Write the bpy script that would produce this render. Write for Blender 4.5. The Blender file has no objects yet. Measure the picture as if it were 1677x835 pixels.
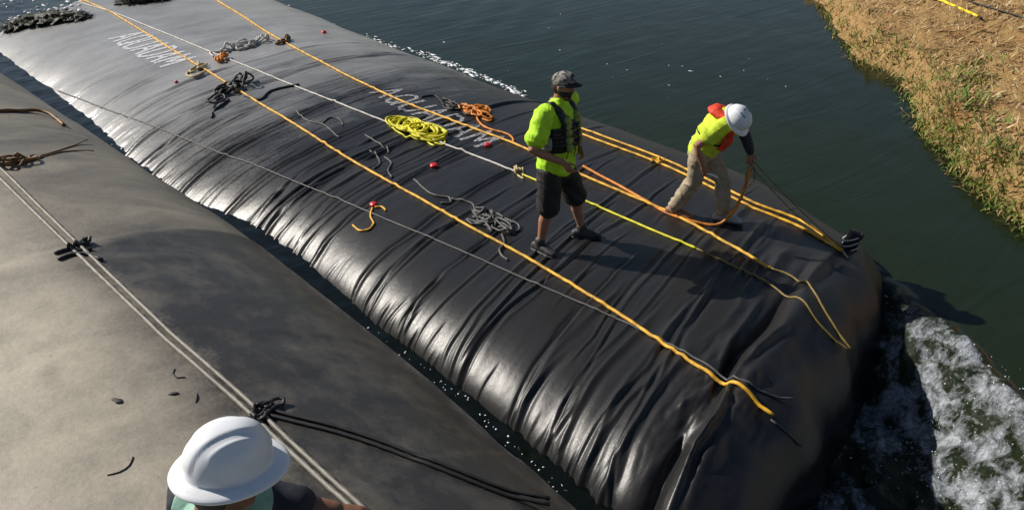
import bpy, bmesh, math, random
import numpy as np
from mathutils import Vector, Matrix
from mathutils.bvhtree import BVHTree

sc = bpy.context.scene
COL = sc.collection
rnd = random.Random(7)
rng = np.random.default_rng(11)
R = math.radians

# ------------------------------------------------------------------ camera, sky, sun, exposure
CAM_H, CAM_P, CAM_AZ, FPX = 4.286, R(29.745), R(40.5), 1400.0
cam_d = bpy.data.cameras.new('camera'); cam = bpy.data.objects.new('camera', cam_d); COL.objects.link(cam)
cam_d.sensor_fit = 'HORIZONTAL'; cam_d.sensor_width = 36.0; cam_d.lens = 36.0 * FPX / 1677.0
cam_d.clip_start = 0.05; cam_d.clip_end = 600
cam.location = (0, 0, CAM_H)
cam.rotation_euler = (math.pi / 2 - CAM_P, 0, -CAM_AZ)
sc.camera = cam

SUN_EL = R(36.0)
SUN_DIR = Vector((-0.47, 0.883, 0)).normalized()          # towards the sun, flat
wd = bpy.data.worlds.new('World'); sc.world = wd; wd.use_nodes = True
nt = wd.node_tree
sky = nt.nodes.new('ShaderNodeTexSky'); sky.sky_type = 'NISHITA'; sky.sun_disc = False
sky.sun_elevation = SUN_EL; sky.sun_rotation = math.atan2(SUN_DIR.x, SUN_DIR.y)
sky.air_density = 1.0; sky.dust_density = 0.6
nt.links.new(sky.outputs[0], nt.nodes['Background'].inputs[0])
nt.nodes['Background'].inputs[1].default_value = 0.05
sun_d = bpy.data.lights.new('sun', 'SUN'); sun_d.energy = 5.0; sun_d.angle = R(0.55); sun_d.color = (1.0, 0.94, 0.85)
sun = bpy.data.objects.new('sun', sun_d); COL.objects.link(sun)
sdir = Vector((SUN_DIR.x * math.cos(SUN_EL), SUN_DIR.y * math.cos(SUN_EL), math.sin(SUN_EL)))
sun.rotation_euler = sdir.to_track_quat('Z', 'Y').to_euler()
sun.location = sdir * 30
sc.view_settings.view_transform = 'Standard'; sc.view_settings.look = 'None'
sc.view_settings.exposure = 0.2; sc.view_settings.gamma = 1.0; sc.view_settings.use_curve_mapping = False

# ------------------------------------------------------------------ helpers
_fw = np.array([math.sin(CAM_AZ) * math.cos(CAM_P), math.cos(CAM_AZ) * math.cos(CAM_P), -math.sin(CAM_P)])
_rt = np.array([math.cos(CAM_AZ), -math.sin(CAM_AZ), 0.0])
_up = np.cross(_rt, _fw)
HFW = Vector((math.sin(CAM_AZ), math.cos(CAM_AZ), 0)); HRT = Vector((math.cos(CAM_AZ), -math.sin(CAM_AZ), 0))
def ray(px, py):
    d = _fw * FPX + _rt * (px - 838.5) + _up * (417.5 - py)
    return Vector(d).normalized()
def atz(px, py, z):
    d = ray(px, py); t = (z - CAM_H) / d.z
    return Vector((0, 0, CAM_H)) + d * t
def at3(px, py, fwd):
    d = ray(px, py); t = fwd / d.dot(HFW)
    return Vector((0, 0, CAM_H)) + d * t

def smooth(a, b, x):
    t = np.clip((x - a) / (b - a), 0, 1); return t * t * (3 - 2 * t)

_lat = rng.random((257, 257)) * 2 - 1
def vnoise(x, y, seed=0):
    x = np.asarray(x, float) + seed * 17.31; y = np.asarray(y, float) + seed * 9.77
    xi = np.floor(x).astype(int); yi = np.floor(y).astype(int)
    fx = x - xi; fy = y - yi; fx = fx * fx * (3 - 2 * fx); fy = fy * fy * (3 - 2 * fy)
    a = _lat[xi % 256, yi % 256]; b = _lat[(xi + 1) % 256, yi % 256]
    c = _lat[xi % 256, (yi + 1) % 256]; d = _lat[(xi + 1) % 256, (yi + 1) % 256]
    return (a * (1 - fx) + b * fx) * (1 - fy) + (c * (1 - fx) + d * fx) * fy
def fbm(x, y, o=4, seed=0):
    s = 0; a = 1.0; n = 0
    for k in range(o):
        s = s + a * vnoise(np.asarray(x) * 2 ** k, np.asarray(y) * 2 ** k, seed + k * 3); n += a; a *= 0.5
    return s / n

def link(name, me, mat=None, parent=None, smooth_shade=True):
    o = bpy.data.objects.new(name, me); COL.objects.link(o)
    if mat is not None: me.materials.append(mat)
    if parent is not None: o.parent = parent
    if smooth_shade and len(me.polygons):
        me.polygons.foreach_set('use_smooth', [True] * len(me.polygons))
    return o
def mesh(name, v, f):
    me = bpy.data.meshes.new(name); me.from_pydata([tuple(p) for p in v], [], [tuple(q) for q in f]); me.update(); return me
def grid_mesh(name, P):
    """P (n,m,3) -> quad mesh, fast"""
    n, m = P.shape[:2]
    me = bpy.data.meshes.new(name)
    me.vertices.add(n * m); me.vertices.foreach_set('co', P.reshape(-1).astype(np.float32))
    i = np.arange(n - 1)[:, None]; j = np.arange(m - 1)[None, :]
    a = i * m + j
    q = np.stack([a, a + 1, a + m + 1, a + m], -1).reshape(-1)
    k = (n - 1) * (m - 1)
    me.loops.add(k * 4); me.loops.foreach_set('vertex_index', q.astype(np.int32))
    me.polygons.add(k); me.polygons.foreach_set('loop_start', np.arange(k, dtype=np.int32) * 4)
    me.update(calc_edges=True); me.validate()
    return me, q.reshape(-1, 4)
def tag(o, label=None, cat=None, group=None, kind=None):
    if label: o['label'] = label
    if cat: o['category'] = cat
    if group: o['group'] = group
    if kind: o['kind'] = kind
    return o
def empty(name, loc, label, cat, group=None):
    o = bpy.data.objects.new(name, None); COL.objects.link(o); o.location = loc; o.empty_display_size = 0.1
    return tag(o, label, cat, group)
def adopt(o, parent):
    """parent without moving: meshes are modelled in world coordinates"""
    o.parent = parent; o.matrix_parent_inverse = Matrix.Translation(parent.location).inverted()
    return o

# ------------------------------------------------------------------ materials
class NT:
    def __init__(s, name):
        s.m = bpy.data.materials.new(name); s.m.use_nodes = True; s.t = s.m.node_tree
        s.b = s.t.nodes['Principled BSDF']; s.out = s.t.nodes['Material Output']
    def n(s, typ, **kw):
        x = s.t.nodes.new(typ)
        for k, v in kw.items(): setattr(x, k, v)
        return x
    def l(s, a, b): s.t.links.new(a, b)
    def coord(s, kind='Object'): return s.n('ShaderNodeTexCoord').outputs[kind]
    def mapping(s, vec, scale=(1, 1, 1), rot=(0, 0, 0)):
        m = s.n('ShaderNodeMapping'); m.inputs['Scale'].default_value = scale; m.inputs['Rotation'].default_value = rot
        s.l(vec, m.inputs[0]); return m.outputs[0]
    def noise(s, vec, scale, detail=4, rough=0.55, dist=0.0):
        x = s.n('ShaderNodeTexNoise'); x.inputs['Scale'].default_value = scale; x.inputs['Detail'].default_value = detail
        x.inputs['Roughness'].default_value = rough; x.inputs['Distortion'].default_value = dist
        if vec is not None: s.l(vec, x.inputs[0])
        return x.outputs[0]
    def ramp(s, fac, stops):
        r = s.n('ShaderNodeValToRGB'); e = r.color_ramp.elements
        while len(e) < len(stops): e.new(0.5)
        for k, (p, c) in enumerate(stops):
            e[k].position = p; e[k].color = (c, c, c, 1) if isinstance(c, (int, float)) else (*c, 1)
        s.l(fac, r.inputs[0]); return r.outputs[0]
    def mix(s, fac, a, b, mode='MIX'):
        x = s.n('ShaderNodeMix', data_type='RGBA', blend_type=mode)
        for inp, val in ((x.inputs[0], fac), (x.inputs[6], a), (x.inputs[7], b)):
            if hasattr(val, 'is_output'): s.l(val, inp)
            elif isinstance(val, (int, float)): inp.default_value = val if inp.type == 'VALUE' else (val, val, val, 1)
            else: inp.default_value = (*val, 1)
        return x.outputs[2]
    def math(s, op, a, b=0.0):
        x = s.n('ShaderNodeMath', operation=op)
        for inp, val in ((x.inputs[0], a), (x.inputs[1], b)):
            if hasattr(val, 'is_output'): s.l(val, inp)
            else: inp.default_value = val
        return x.outputs[0]
    def bump(s, h, strength=0.3, dist=0.01, normal=None):
        x = s.n('ShaderNodeBump'); x.inputs['Strength'].default_value = strength; x.inputs['Distance'].default_value = dist
        s.l(h, x.inputs['Height'])
        if normal is not None: s.l(normal, x.inputs['Normal'])
        return x.outputs[0]
    def set(s, **kw):
        for k, v in kw.items():
            i = s.b.inputs[k.replace('_', ' ')]
            if hasattr(v, 'is_output'): s.l(v, i)
            elif isinstance(v, tuple) and len(v) == 3: i.default_value = (*v, 1)
            else: i.default_value = v
        return s

def simple(name, col, rough=0.6, var=0.25, scale=30, bump=0.15, bdist=0.004, spec=0.5):
    t = NT(name); c = t.coord(); n = t.noise(c, scale, 4)
    dark = tuple(x * (1 - var) for x in col); lite = tuple(min(1, x * (1 + var)) for x in col)
    t.set(Base_Color=t.mix(t.ramp(n, [(0.3, 0.0), (0.7, 1.0)]), dark, lite), Roughness=rough, Specular_IOR_Level=spec)
    if bump: t.set(Normal=t.bump(t.noise(c, scale * 3, 3), bump, bdist))
    return t.m
def rope_mat(name, col, dirt=0.5, rough=0.55):
    t = NT(name); c = t.coord(); n = t.noise(c, 9, 5); f = t.noise(c, 160, 2)
    d = tuple(x * (1 - dirt) * 0.8 for x in col)
    base = t.mix(t.ramp(n, [(0.35, 1.0), (0.6, 0.0)]), col, d)
    base = t.mix(t.ramp(f, [(0.35, 0.45), (0.55, 0.0)]), base, tuple(x * 0.35 for x in col))
    t.set(Base_Color=base, Roughness=rough, Normal=t.bump(f, 0.4, 0.003)); return t.m

M = {}
M['rope_yellow'] = rope_mat('rope_yellow', (0.88, 0.47, 0.03))
M['rope_orange'] = rope_mat('rope_orange', (0.80, 0.27, 0.02))
M['rope_lemon'] = rope_mat('rope_lemon', (0.82, 0.74, 0.02), 0.2)
M['rope_white'] = rope_mat('rope_white', (0.62, 0.60, 0.56), 0.25)
M['rope_cream'] = rope_mat('rope_cream', (0.60, 0.48, 0.24), 0.3)
M['rope_grey'] = rope_mat('rope_grey', (0.10, 0.097, 0.097), 0.4)
M['rope_lgrey'] = rope_mat('rope_lgrey', (0.25, 0.232, 0.195), 0.3)
M['rope_black'] = rope_mat('rope_black', (0.022, 0.021, 0.021), 0.3)
M['rope_brown'] = rope_mat('rope_brown', (0.22, 0.11, 0.035), 0.4)
M['rope_olive'] = rope_mat('rope_olive', (0.24, 0.17, 0.045), 0.3)
M['red_plastic'] = simple('red_plastic', (0.55, 0.02, 0.03), 0.4)
M['skin'] = simple('skin', (0.36, 0.17, 0.10), 0.5, 0.15, 18, 0.1)
M['skin_deep'] = simple('skin_deep', (0.20, 0.095, 0.055), 0.5, 0.2, 18, 0.1)  # skin darkened to put the foreground arm's shade into its colour
M['hivis_green'] = simple('hivis_green', (0.46, 0.80, 0.02), 0.75, 0.12, 14, 0.3, 0.01)
M['hivis_yellow'] = simple('hivis_yellow', (0.52, 0.66, 0.03), 0.75, 0.10, 14, 0.3, 0.01)
M['teal_shirt'] = simple('teal_shirt', (0.24, 0.42, 0.34), 0.8, 0.15, 20, 0.3, 0.01)
M['navy'] = simple('navy', (0.015, 0.018, 0.028), 0.7, 0.3, 40)
M['black_cloth'] = simple('black_cloth', (0.014, 0.013, 0.013), 0.75, 0.4, 30)
M['strap_black'] = simple('strap_black', (0.010, 0.010, 0.011), 0.5, 0.3, 60)
M['vest_panel'] = simple('vest_panel', (0.20, 0.27, 0.06), 0.7, 0.45, 25)
M['grey_cloth'] = simple('grey_cloth', (0.30, 0.30, 0.30), 0.7, 0.3, 25)
M['beige_cloth'] = simple('beige_cloth', (0.36, 0.29, 0.20), 0.85, 0.22, 16, 0.5, 0.012)
M['red_cloth'] = simple('red_cloth', (0.70, 0.05, 0.018), 0.6, 0.2, 25)
M['shoe_dark'] = simple('shoe_dark', (0.035, 0.034, 0.036), 0.55, 0.6, 30)
M['boot_tan'] = simple('boot_tan', (0.26, 0.12, 0.06), 0.6, 0.3, 30)
M['boot_grey'] = simple('boot_grey', (0.42, 0.40, 0.37), 0.6, 0.35, 25)
M['hat_white'] = simple('hat_white', (0.80, 0.81, 0.84), 0.32, 0.02, 12, 0.0)
M['hat_vent'] = simple('hat_vent', (0.02, 0.02, 0.025), 0.6)
M['hair'] = simple('hair', (0.018, 0.012, 0.009), 0.7, 0.5, 60, 0.6)
M['glove'] = simple('glove', (0.03, 0.035, 0.05), 0.7)
M['white_plastic'] = simple('white_plastic', (0.72, 0.72, 0.70), 0.4, 0.05)
M['yellow_pole'] = simple('yellow_pole', (0.85, 0.62, 0.02), 0.4, 0.1)
M['tarp_blue'] = simple('tarp_blue', (0.05, 0.04, 0.10), 0.5, 0.3)
M['algae'] = simple('algae', (0.028, 0.026, 0.011), 0.55, 0.6, 14, 0.6, 0.03)
M['scrap'] = simple('scrap', (0.03, 0.025, 0.02), 0.7)
t = NT('camo_cap'); c = t.coord(); n = t.noise(c, 26, 3)
t.set(Base_Color=t.ramp(n, [(0.40, (0.012, 0.012, 0.012)), (0.47, (0.09, 0.088, 0.08)), (0.55, (0.26, 0.25, 0.23))]), Roughness=0.8); M['camo'] = t.m
t = NT('hat_white'); c = t.coord(); n = t.noise(c, 7, 6, 0.7, 0.6); n2 = t.noise(t.mapping(c, (1, 1, 6)), 22, 5, 0.7)
b_ = t.mix(t.ramp(n, [(0.52, 0.0), (0.74, 0.40)]), (0.80, 0.82, 0.86), (0.52, 0.50, 0.47)); b_ = t.mix(t.ramp(n2, [(0.64, 0.0), (0.72, 0.45)]), b_, (0.42, 0.41, 0.40))
t.set(Base_Color=b_, Roughness=t.math('ADD', t.math('MULTIPLY', n, 0.25), 0.18), Normal=t.bump(n2, 0.05, 0.002)); M['hat_white'] = t.m
t = NT('foam_white'); t.set(Base_Color=(0.78, 0.80, 0.82), Roughness=0.35, Subsurface_Weight=0.0); M['foam'] = t.m
t = NT('letter_paint'); c = t.coord()
n = t.noise(t.mapping(c, (1, 1, 1)), 24, 5, 0.65)
t.set(Base_Color=t.mix(t.ramp(n, [(0.40, 0.0), (0.58, 1.0)]), (0.42, 0.42, 0.44), (0.09, 0.09, 0.095)), Roughness=0.5); M['letter'] = t.m
t = NT('letter_paint_dusty'); c = t.coord(); n = t.noise(c, 20, 5, 0.65)
t.set(Base_Color=t.mix(t.ramp(n, [(0.42, 0.0), (0.62, 1.0)]), (0.66, 0.68, 0.72), (0.36, 0.36, 0.37)), Roughness=0.5); M['letter_dusty'] = t.m

# black membrane: fine woven relief, dusty films with painted glare, scuffs, glossier where wet
def membrane(name, black, dusty, dust_lo, dust_hi, rough_clean, rough_dust, wet_line, sy=2.2, by=3.5, bs=0.16, wv=0.25, scuff=False):
    t = NT(name); c = t.coord()
    big = t.noise(t.mapping(c, (0.55, 0.9, 0.6)), 1.0, 6, 0.62, 0.4)
    streak = t.noise(t.mapping(c, (0.7, sy, 1.0)), 1.6, 5, 0.6, 0.6)
    fine = t.noise(c, 38, 4, 0.6)
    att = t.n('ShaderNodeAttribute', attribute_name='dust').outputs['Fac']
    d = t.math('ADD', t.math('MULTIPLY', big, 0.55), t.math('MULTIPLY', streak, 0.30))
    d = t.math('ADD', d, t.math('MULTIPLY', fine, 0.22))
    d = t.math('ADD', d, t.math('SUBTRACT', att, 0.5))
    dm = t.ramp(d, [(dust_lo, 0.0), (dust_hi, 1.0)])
    base = t.mix(dm, black, dusty)
    if scuff:
        s1 = t.noise(t.mapping(c, (1.6, 1.0, 1.0), (0, 0, R(35))), 2.2, 8, 0.68, 0.25)
        base = t.mix(t.ramp(s1, [(0.46, 0.0), (0.72, 0.5)]), base, tuple(x * 0.35 for x in dusty))
        s2 = t.noise(t.mapping(c, (1.0, 9.0, 1.0), (0, 0, R(-50))), 3.0, 6, 0.7, 0.15)
        base = t.mix(t.ramp(s2, [(0.66, 0.0), (0.74, 0.3)]), base, tuple(min(1, x * 1.2) for x in dusty))
        s3 = t.noise(c, 26, 6, 0.75)
        base = t.mix(t.ramp(s3, [(0.60, 0.0), (0.74, 0.6)]), base, black)
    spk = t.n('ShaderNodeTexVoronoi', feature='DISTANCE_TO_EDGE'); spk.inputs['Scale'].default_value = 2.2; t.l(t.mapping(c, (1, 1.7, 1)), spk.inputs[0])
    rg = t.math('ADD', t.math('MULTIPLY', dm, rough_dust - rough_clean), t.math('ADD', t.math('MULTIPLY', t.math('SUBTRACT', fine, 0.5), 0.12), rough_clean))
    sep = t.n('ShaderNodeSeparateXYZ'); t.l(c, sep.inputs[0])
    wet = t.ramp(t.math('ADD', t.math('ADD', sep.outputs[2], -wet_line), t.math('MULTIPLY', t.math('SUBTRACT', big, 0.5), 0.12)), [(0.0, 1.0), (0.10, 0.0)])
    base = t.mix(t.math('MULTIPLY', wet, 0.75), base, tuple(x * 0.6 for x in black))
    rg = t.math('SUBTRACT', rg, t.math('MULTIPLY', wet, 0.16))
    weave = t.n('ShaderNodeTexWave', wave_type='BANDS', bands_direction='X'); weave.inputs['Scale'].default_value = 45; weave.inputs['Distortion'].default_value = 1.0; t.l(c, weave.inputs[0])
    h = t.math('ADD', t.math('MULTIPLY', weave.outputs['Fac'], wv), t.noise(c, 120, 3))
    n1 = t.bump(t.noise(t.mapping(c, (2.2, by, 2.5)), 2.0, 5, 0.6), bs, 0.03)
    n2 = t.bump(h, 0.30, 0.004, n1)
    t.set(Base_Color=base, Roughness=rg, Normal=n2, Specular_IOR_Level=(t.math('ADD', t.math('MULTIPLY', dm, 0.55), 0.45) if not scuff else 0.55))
    return t.m
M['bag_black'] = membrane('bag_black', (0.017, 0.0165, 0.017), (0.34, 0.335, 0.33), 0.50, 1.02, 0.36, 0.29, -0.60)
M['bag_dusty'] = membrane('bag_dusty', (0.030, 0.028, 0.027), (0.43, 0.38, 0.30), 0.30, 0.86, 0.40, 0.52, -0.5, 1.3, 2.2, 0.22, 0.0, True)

# ------------------------------------------------------------------ main dam tube
def profile(n, depth, cnt):
    """superellipse arc from left underside over the top to right underside, equal arc steps; returns ux, uz"""
    a = np.linspace(math.pi + 0.55, -0.55, 4000)
    cx, sx = np.cos(a), np.sin(a)
    ux = np.sign(cx) * np.abs(cx) ** (2 / n); uz = np.sign(sx) * np.abs(sx) ** (2 / n)
    X = ux * depth[0]; Z = uz * depth[1]
    s = np.concatenate([[0], np.cumsum(np.hypot(np.diff(X), np.diff(Z)))])
    tt = np.linspace(0, s[-1], cnt)
    return np.interp(tt, s, ux), np.interp(tt, s, uz), tt
SHEAR = 0.28
NT_A = 430
UX, UZ, TT = profile(2.7, (2.8, 1.2), NT_A)
UXa, UZa, _ = profile(4.4, (2.8, 1.2), NT_A)
UXb, UZb, _ = profile(2.45, (2.8, 1.2), NT_A)
V1, LCAP = 3.42, 0.86
# samples along the tube: cap first (angle), then body
q = np.linspace(math.pi / 2 * 0.995, 0, 110)
vcap = V1 - LCAP * np.sin(q) ** (2 / 2.4); kcap = np.cos(q) ** (2 / 2.4)
steps = [V1]
while steps[-1] < 25.5: steps.append(steps[-1] + 0.0115 + max(0, steps[-1] - 6) * 0.0023)
vb = np.array(steps[1:])
VV = np.concatenate([vcap, vb]); KK = np.concatenate([kcap, np.ones(len(vb))])
V2, T2 = np.meshgrid(VV, TT, indexing='ij')
K2 = np.repeat(KK[:, None], NT_A, 1)
pb = smooth(6.0, 11.0, VV)[:, None]
U2 = UXa[None, :] * (1 - pb) + UXb[None, :] * pb; Z2 = UZa[None, :] * (1 - pb) + UZb[None, :] * pb
xl = 3.47 + 0.10 * smooth(6.5, 8.6, V2) - 0.42 * smooth(8.9, 11.0, V2) - 0.17 * smooth(15, 19, V2) + 0.05 * vnoise(V2 * 0.8, V2 * 0, 3) + 0.02 * vnoise(V2 * 3, V2 * 0, 5)
xr = 8.88 - 0.52 * (1 - smooth(3.0, 5.0, V2)) + 0.04 * vnoise(V2 * 0.7, V2 * 0, 8)
XC = (xl + xr) / 2; WW = (xr - xl) / 2 / (0.962 - 0.116 * smooth(6.0, 11.0, V2))
X2 = XC + WW * U2 * K2 ** 0.30
ZT = -1.2 + 1.2 * Z2 * np.where(Z2 > 0, K2, 1)
ZT = ZT - 1.25 * smooth(20.0, 22.4, V2 + 0.35 * vnoise(U2 * 2.2, V2 * 0.4, 4)) + 0.02 * fbm(V2 * 0.5, U2 * 2, 3, 2) * K2
# sag of the crown where the men stand and slow swells
SHV = SHEAR * (0.55 + 0.45 * (1 - smooth(4, 9, V2)))
Y2 = V2 + SHV * (X2 - 6.2)
P = np.stack([X2, Y2, ZT], -1)
gu = np.gradient(P, axis=0); gv = np.gradient(P, axis=1)
N = np.cross(gu, gv); N /= np.linalg.norm(N, axis=-1, keepdims=True) + 1e-9
if N[len(VV) // 2, NT_A // 2, 2] < 0: N = -N
TL = TT[-1]
H = np.zeros_like(V2)
top0, top1 = 1.0, TL - 1.0
def crease(v0, a, w, t0, t1, slope=0.0, curv=0.0, wob=0.05, seed=0, ridge=1.0, soft=0.35):
    vmax = w * 5 + abs(slope) * TL + abs(curv) * TL * TL / 4 + wob * 2
    i0 = np.searchsorted(VV, v0 - vmax); i1 = np.searchsorted(VV, v0 + vmax)
    if i1 - i0 < 3: return
    sl = slice(i0, i1); v = V2[sl]; tt = T2[sl]
    tm = tt - TL / 2
    line = v0 + slope * tm + curv * tm * tm + wob * vnoise(tt * 1.3, tt * 0, seed) + 0.25 * wob * vnoise(tt * 5, tt * 0, seed + 9)
    d = v - line
    e0 = min(soft, (t1 - t0) / 2)
    env = smooth(t0, t0 + e0, tt) * (1 - smooth(t1 - e0, t1, tt)) * (0.75 + 0.45 * vnoise(tt * 2.2, tt * 0 + 3, seed + 4))
    ww = w * (1 + 0.35 * vnoise(tt * 1.7, tt * 0, seed + 2))
    g = 0.45 * np.exp(-(d / ww) ** 2) + 0.55 * np.exp(-np.abs(d) / (0.8 * ww)); g2 = np.exp(-((d + 1.7 * ww) / (1.15 * ww)) ** 2)
    H[sl] += a * env * (ridge * g - 0.75 * g2)
# tension creases: long sharp-backed folds, dense in the middle, few far away
for k in range(105):
    v0 = 3.9 + (rng.random() ** 1.1) * 10.0
    full = rng.random()
    if full < 0.42: t0, t1 = rng.uniform(0.8, 1.9), rng.uniform(3.2, TL - 1.4)
    elif full < 0.75: t0 = rng.uniform(0.7, 1.8); t1 = t0 + rng.uniform(0.8, 2.4)
    else: t0 = rng.uniform(2.2, 4.6); t1 = t0 + rng.uniform(0.6, 2.0)
    w = rng.uniform(0.011, 0.024) * (1 + 0.07 * max(0, v0 - 6)); a = w * rng.uniform(0.5, 1.1) * (1 if v0 < 9.5 else 0.6)
    crease(v0, a, w, t0, t1, rng.normal(0.02, 0.03), rng.normal(-0.010, 0.008), 0.05, k, 1 if rng.random() < 0.75 else -0.7)
# fine slanting puckers down the left flank
for k in range(105):
    v0 = 3.6 + rng.random() ** 1.4 * 6.5
    t0 = rng.uniform(0.75, 1.5); w = rng.uniform(0.010, 0.02); a = w * rng.uniform(0.35, 0.9) * (1 if v0 < 7.5 else 0.45)
    crease(v0, a, w, t0, t0 + rng.uniform(0.25, 0.8), rng.normal(-0.12, 0.10), 0.0, 0.03, 400 + k, 1, 0.2)
# long dark tucks on the far half
for v0, t0, t1, a, w in [(9.9, 0.9, 5.0, .022, .035), (10.9, 0.9, 5.2, .026, .04), (11.7, 0.9, 4.6, .022, .04), (12.6, 1.2, 4.9, .028, .045), (13.5, 1.3, 4.0, .02, .04), (14.4, 1.3, 3.2, .02, .045), (15.3, 1.2, 2.9, .018, .04), (11.3, 1.0, 3.0, .02, .035), (12.1, 1.0, 3.6, .02, .035), (10.4, 0.9, 3.4, .02, .03), (9.5, 1.0, 3.8, .018, .03), (8.6, 0.9, 3.2, .018, .03),
                         (7.3, 1.0, 5.0, .018, .03), (8.2, 0.9, 4.6, .02, .03), (9.1, 0.9, 4.9, .022, .035), (6.5, 1.0, 4.6, .014, .03), (5.6, 0.9, 4.4, .012, .025), (5.05, 0.8, 4.1, .012, .025), (13.0, 3.2, 5.4, .016, .04)]:
    crease(v0, -1.7 * a, 0.72 * w, t0, t1, 0.035, -0.012, 0.06, int(v0 * 10), 1, 0.6)
# heavy pleats gathered toward the closed end
for v0, t0, t1, a, w, sl_ in [(3.56, 1.1, 3.9, .050, .055, .02), (3.80, 1.2, 3.4, .032, .040, -.03), (3.98, 0.9, 2.9, .024, .035, -.05), (4.18, 1.4, 3.9, .026, .04, .0), (4.42, 1.2, 3.5, .022, .035, .02),
                              (3.66, 3.9, 5.6, .045, .06, .02), (3.92, 4.1, 5.7, .030, .05, .05), (4.22, 4.0, 5.4, .026, .05, .06), (4.5, 4.3, 5.5, .018, .04, .06), (3.31, 0.7, 4.4, .060, .034, -.02),
                              (3.30, 4.6, 6.0, .035, .05, .05), (3.62, 2.0, 4.6, .035, .03, .05), (3.74, 0.9, 2.6, .030, .028, -.08), (4.06, 2.2, 4.4, .026, .03, .06), (4.30, 0.9, 2.4, .022, .025, -.10), (3.80, 3.6, 5.2, .035, .04, .07), (4.08, 4.4, 5.8, .035, .045, .08), (4.36, 4.6, 5.9, .026, .04, .08), (4.66, 1.0, 2.6, .016, .03, -.08), (4.9, 1.2, 3.6, .014, .03, .0)]:
    crease(v0, a, w, t0, t1, sl_, -0.012, 0.07, int(v0 * 100), 1, 0.5)
# the deep tuck behind the end roll
dline = V2 - (3.47 + 0.05 * vnoise(T2 * 1.2, T2 * 0, 77))
H -= 0.125 * np.exp(-(np.abs(dline) / 0.055) ** 1.4) * smooth(0.9, 1.6, T2) * (1 - smooth(4.2, 5.6, T2)) * (0.8 + 0.4 * vnoise(T2 * 1.7, T2 * 0, 78))
roll = V2 - (3.28 + 0.05 * vnoise(T2 * 1.2, T2 * 0, 77))
H += 0.075 * np.exp(-(roll / 0.13) ** 2) * smooth(0.6, 1.2, T2) * (1 - smooth(4.6, 5.8, T2))
cr = np.exp(-((V2 - 3.42) / 0.30) ** 2 - ((T2 - 2.9) / 0.75) ** 2)
H += cr * 0.055 * (np.abs(fbm(T2 * 2.6 + V2, V2 * 5.5, 3, 91)) * 2 - 0.35)
# end face: long soft pleats radiating down
capm = smooth(3.40, 3.05, V2) if False else (1 - smooth(2.75, 3.35, V2))
H += capm * 0.030 * (vnoise(T2 * 1.6, V2 * 0.3, 21) + 0.5 * vnoise(T2 * 3.7, V2 * 0.4, 22))
# general softness
H += 0.012 * fbm(U2 * 3, V2 * 1.3, 3, 31) + 0.004 * fbm(T2 * 1.2, V2 * 6.0, 3, 35) * (1 - smooth(14, 18, V2))
P = P + N * H[..., None]
dust_glare = 0.33 + 0.36 * smooth(6.5, 17.0, V2) + 0.10 * smooth(0.5, -0.8, U2) * smooth(6, 10, V2) if False else 0.30 + 0.56 * smooth(7.5, 15.0, V2)  # far dust, thickened to stand in for sun glare and haze
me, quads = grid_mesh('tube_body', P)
at_ = me.attributes.new('dust', 'FLOAT', 'POINT'); at_.data.foreach_set('value', dust_glare.reshape(-1).astype(np.float32))
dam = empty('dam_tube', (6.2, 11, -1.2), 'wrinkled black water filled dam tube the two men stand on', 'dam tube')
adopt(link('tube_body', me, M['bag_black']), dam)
bag_bvh = BVHTree.FromPolygons([Vector(p) for p in P.reshape(-1, 3)], quads.tolist())

# ------------------------------------------------------------------ near dam tube
NX, NZ, NTT = profile(2.6, (2.95, 1.5), 220)
nv = np.concatenate([np.linspace(-7, 0, 30)[:-1], np.linspace(0, 12, 300)[:-1], np.linspace(12, 27, 120)])
A2, B2 = np.meshgrid(nv, NTT, indexing='ij'); NU = np.repeat(NX[None], len(nv), 0); NZ2 = np.repeat(NZ[None], len(nv), 0)
nxc = 0.08 + 0.15 * (1 - smooth(6, 10, A2)) - 0.05 * np.clip(A2 - 8, 0, 30) - 0.05 * np.clip(4.5 - A2, 0, 3); nW = 2.95 + 0.03 * vnoise(A2 * 0.6, A2 * 0, 4)
nP = np.stack([nxc + nW * NU, A2, -0.65 + (1.5 + 0.03 * fbm(A2 * 0.4, NU, 3, 5) - 0.025 * np.clip(A2 - 9, 0, 30)) * NZ2], -1)
gN = np.cross(np.gradient(nP, axis=0), np.gradient(nP, axis=1)); gN /= np.linalg.norm(gN, axis=-1, keepdims=True) + 1e-9
if gN[100, 110, 2] < 0: gN = -gN
nh = 0.010 * fbm(A2 * 1.0, B2 * 1.0, 4, 51) + 0.002 * fbm(A2 * 3, B2 * 2.4, 3, 55)
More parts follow.
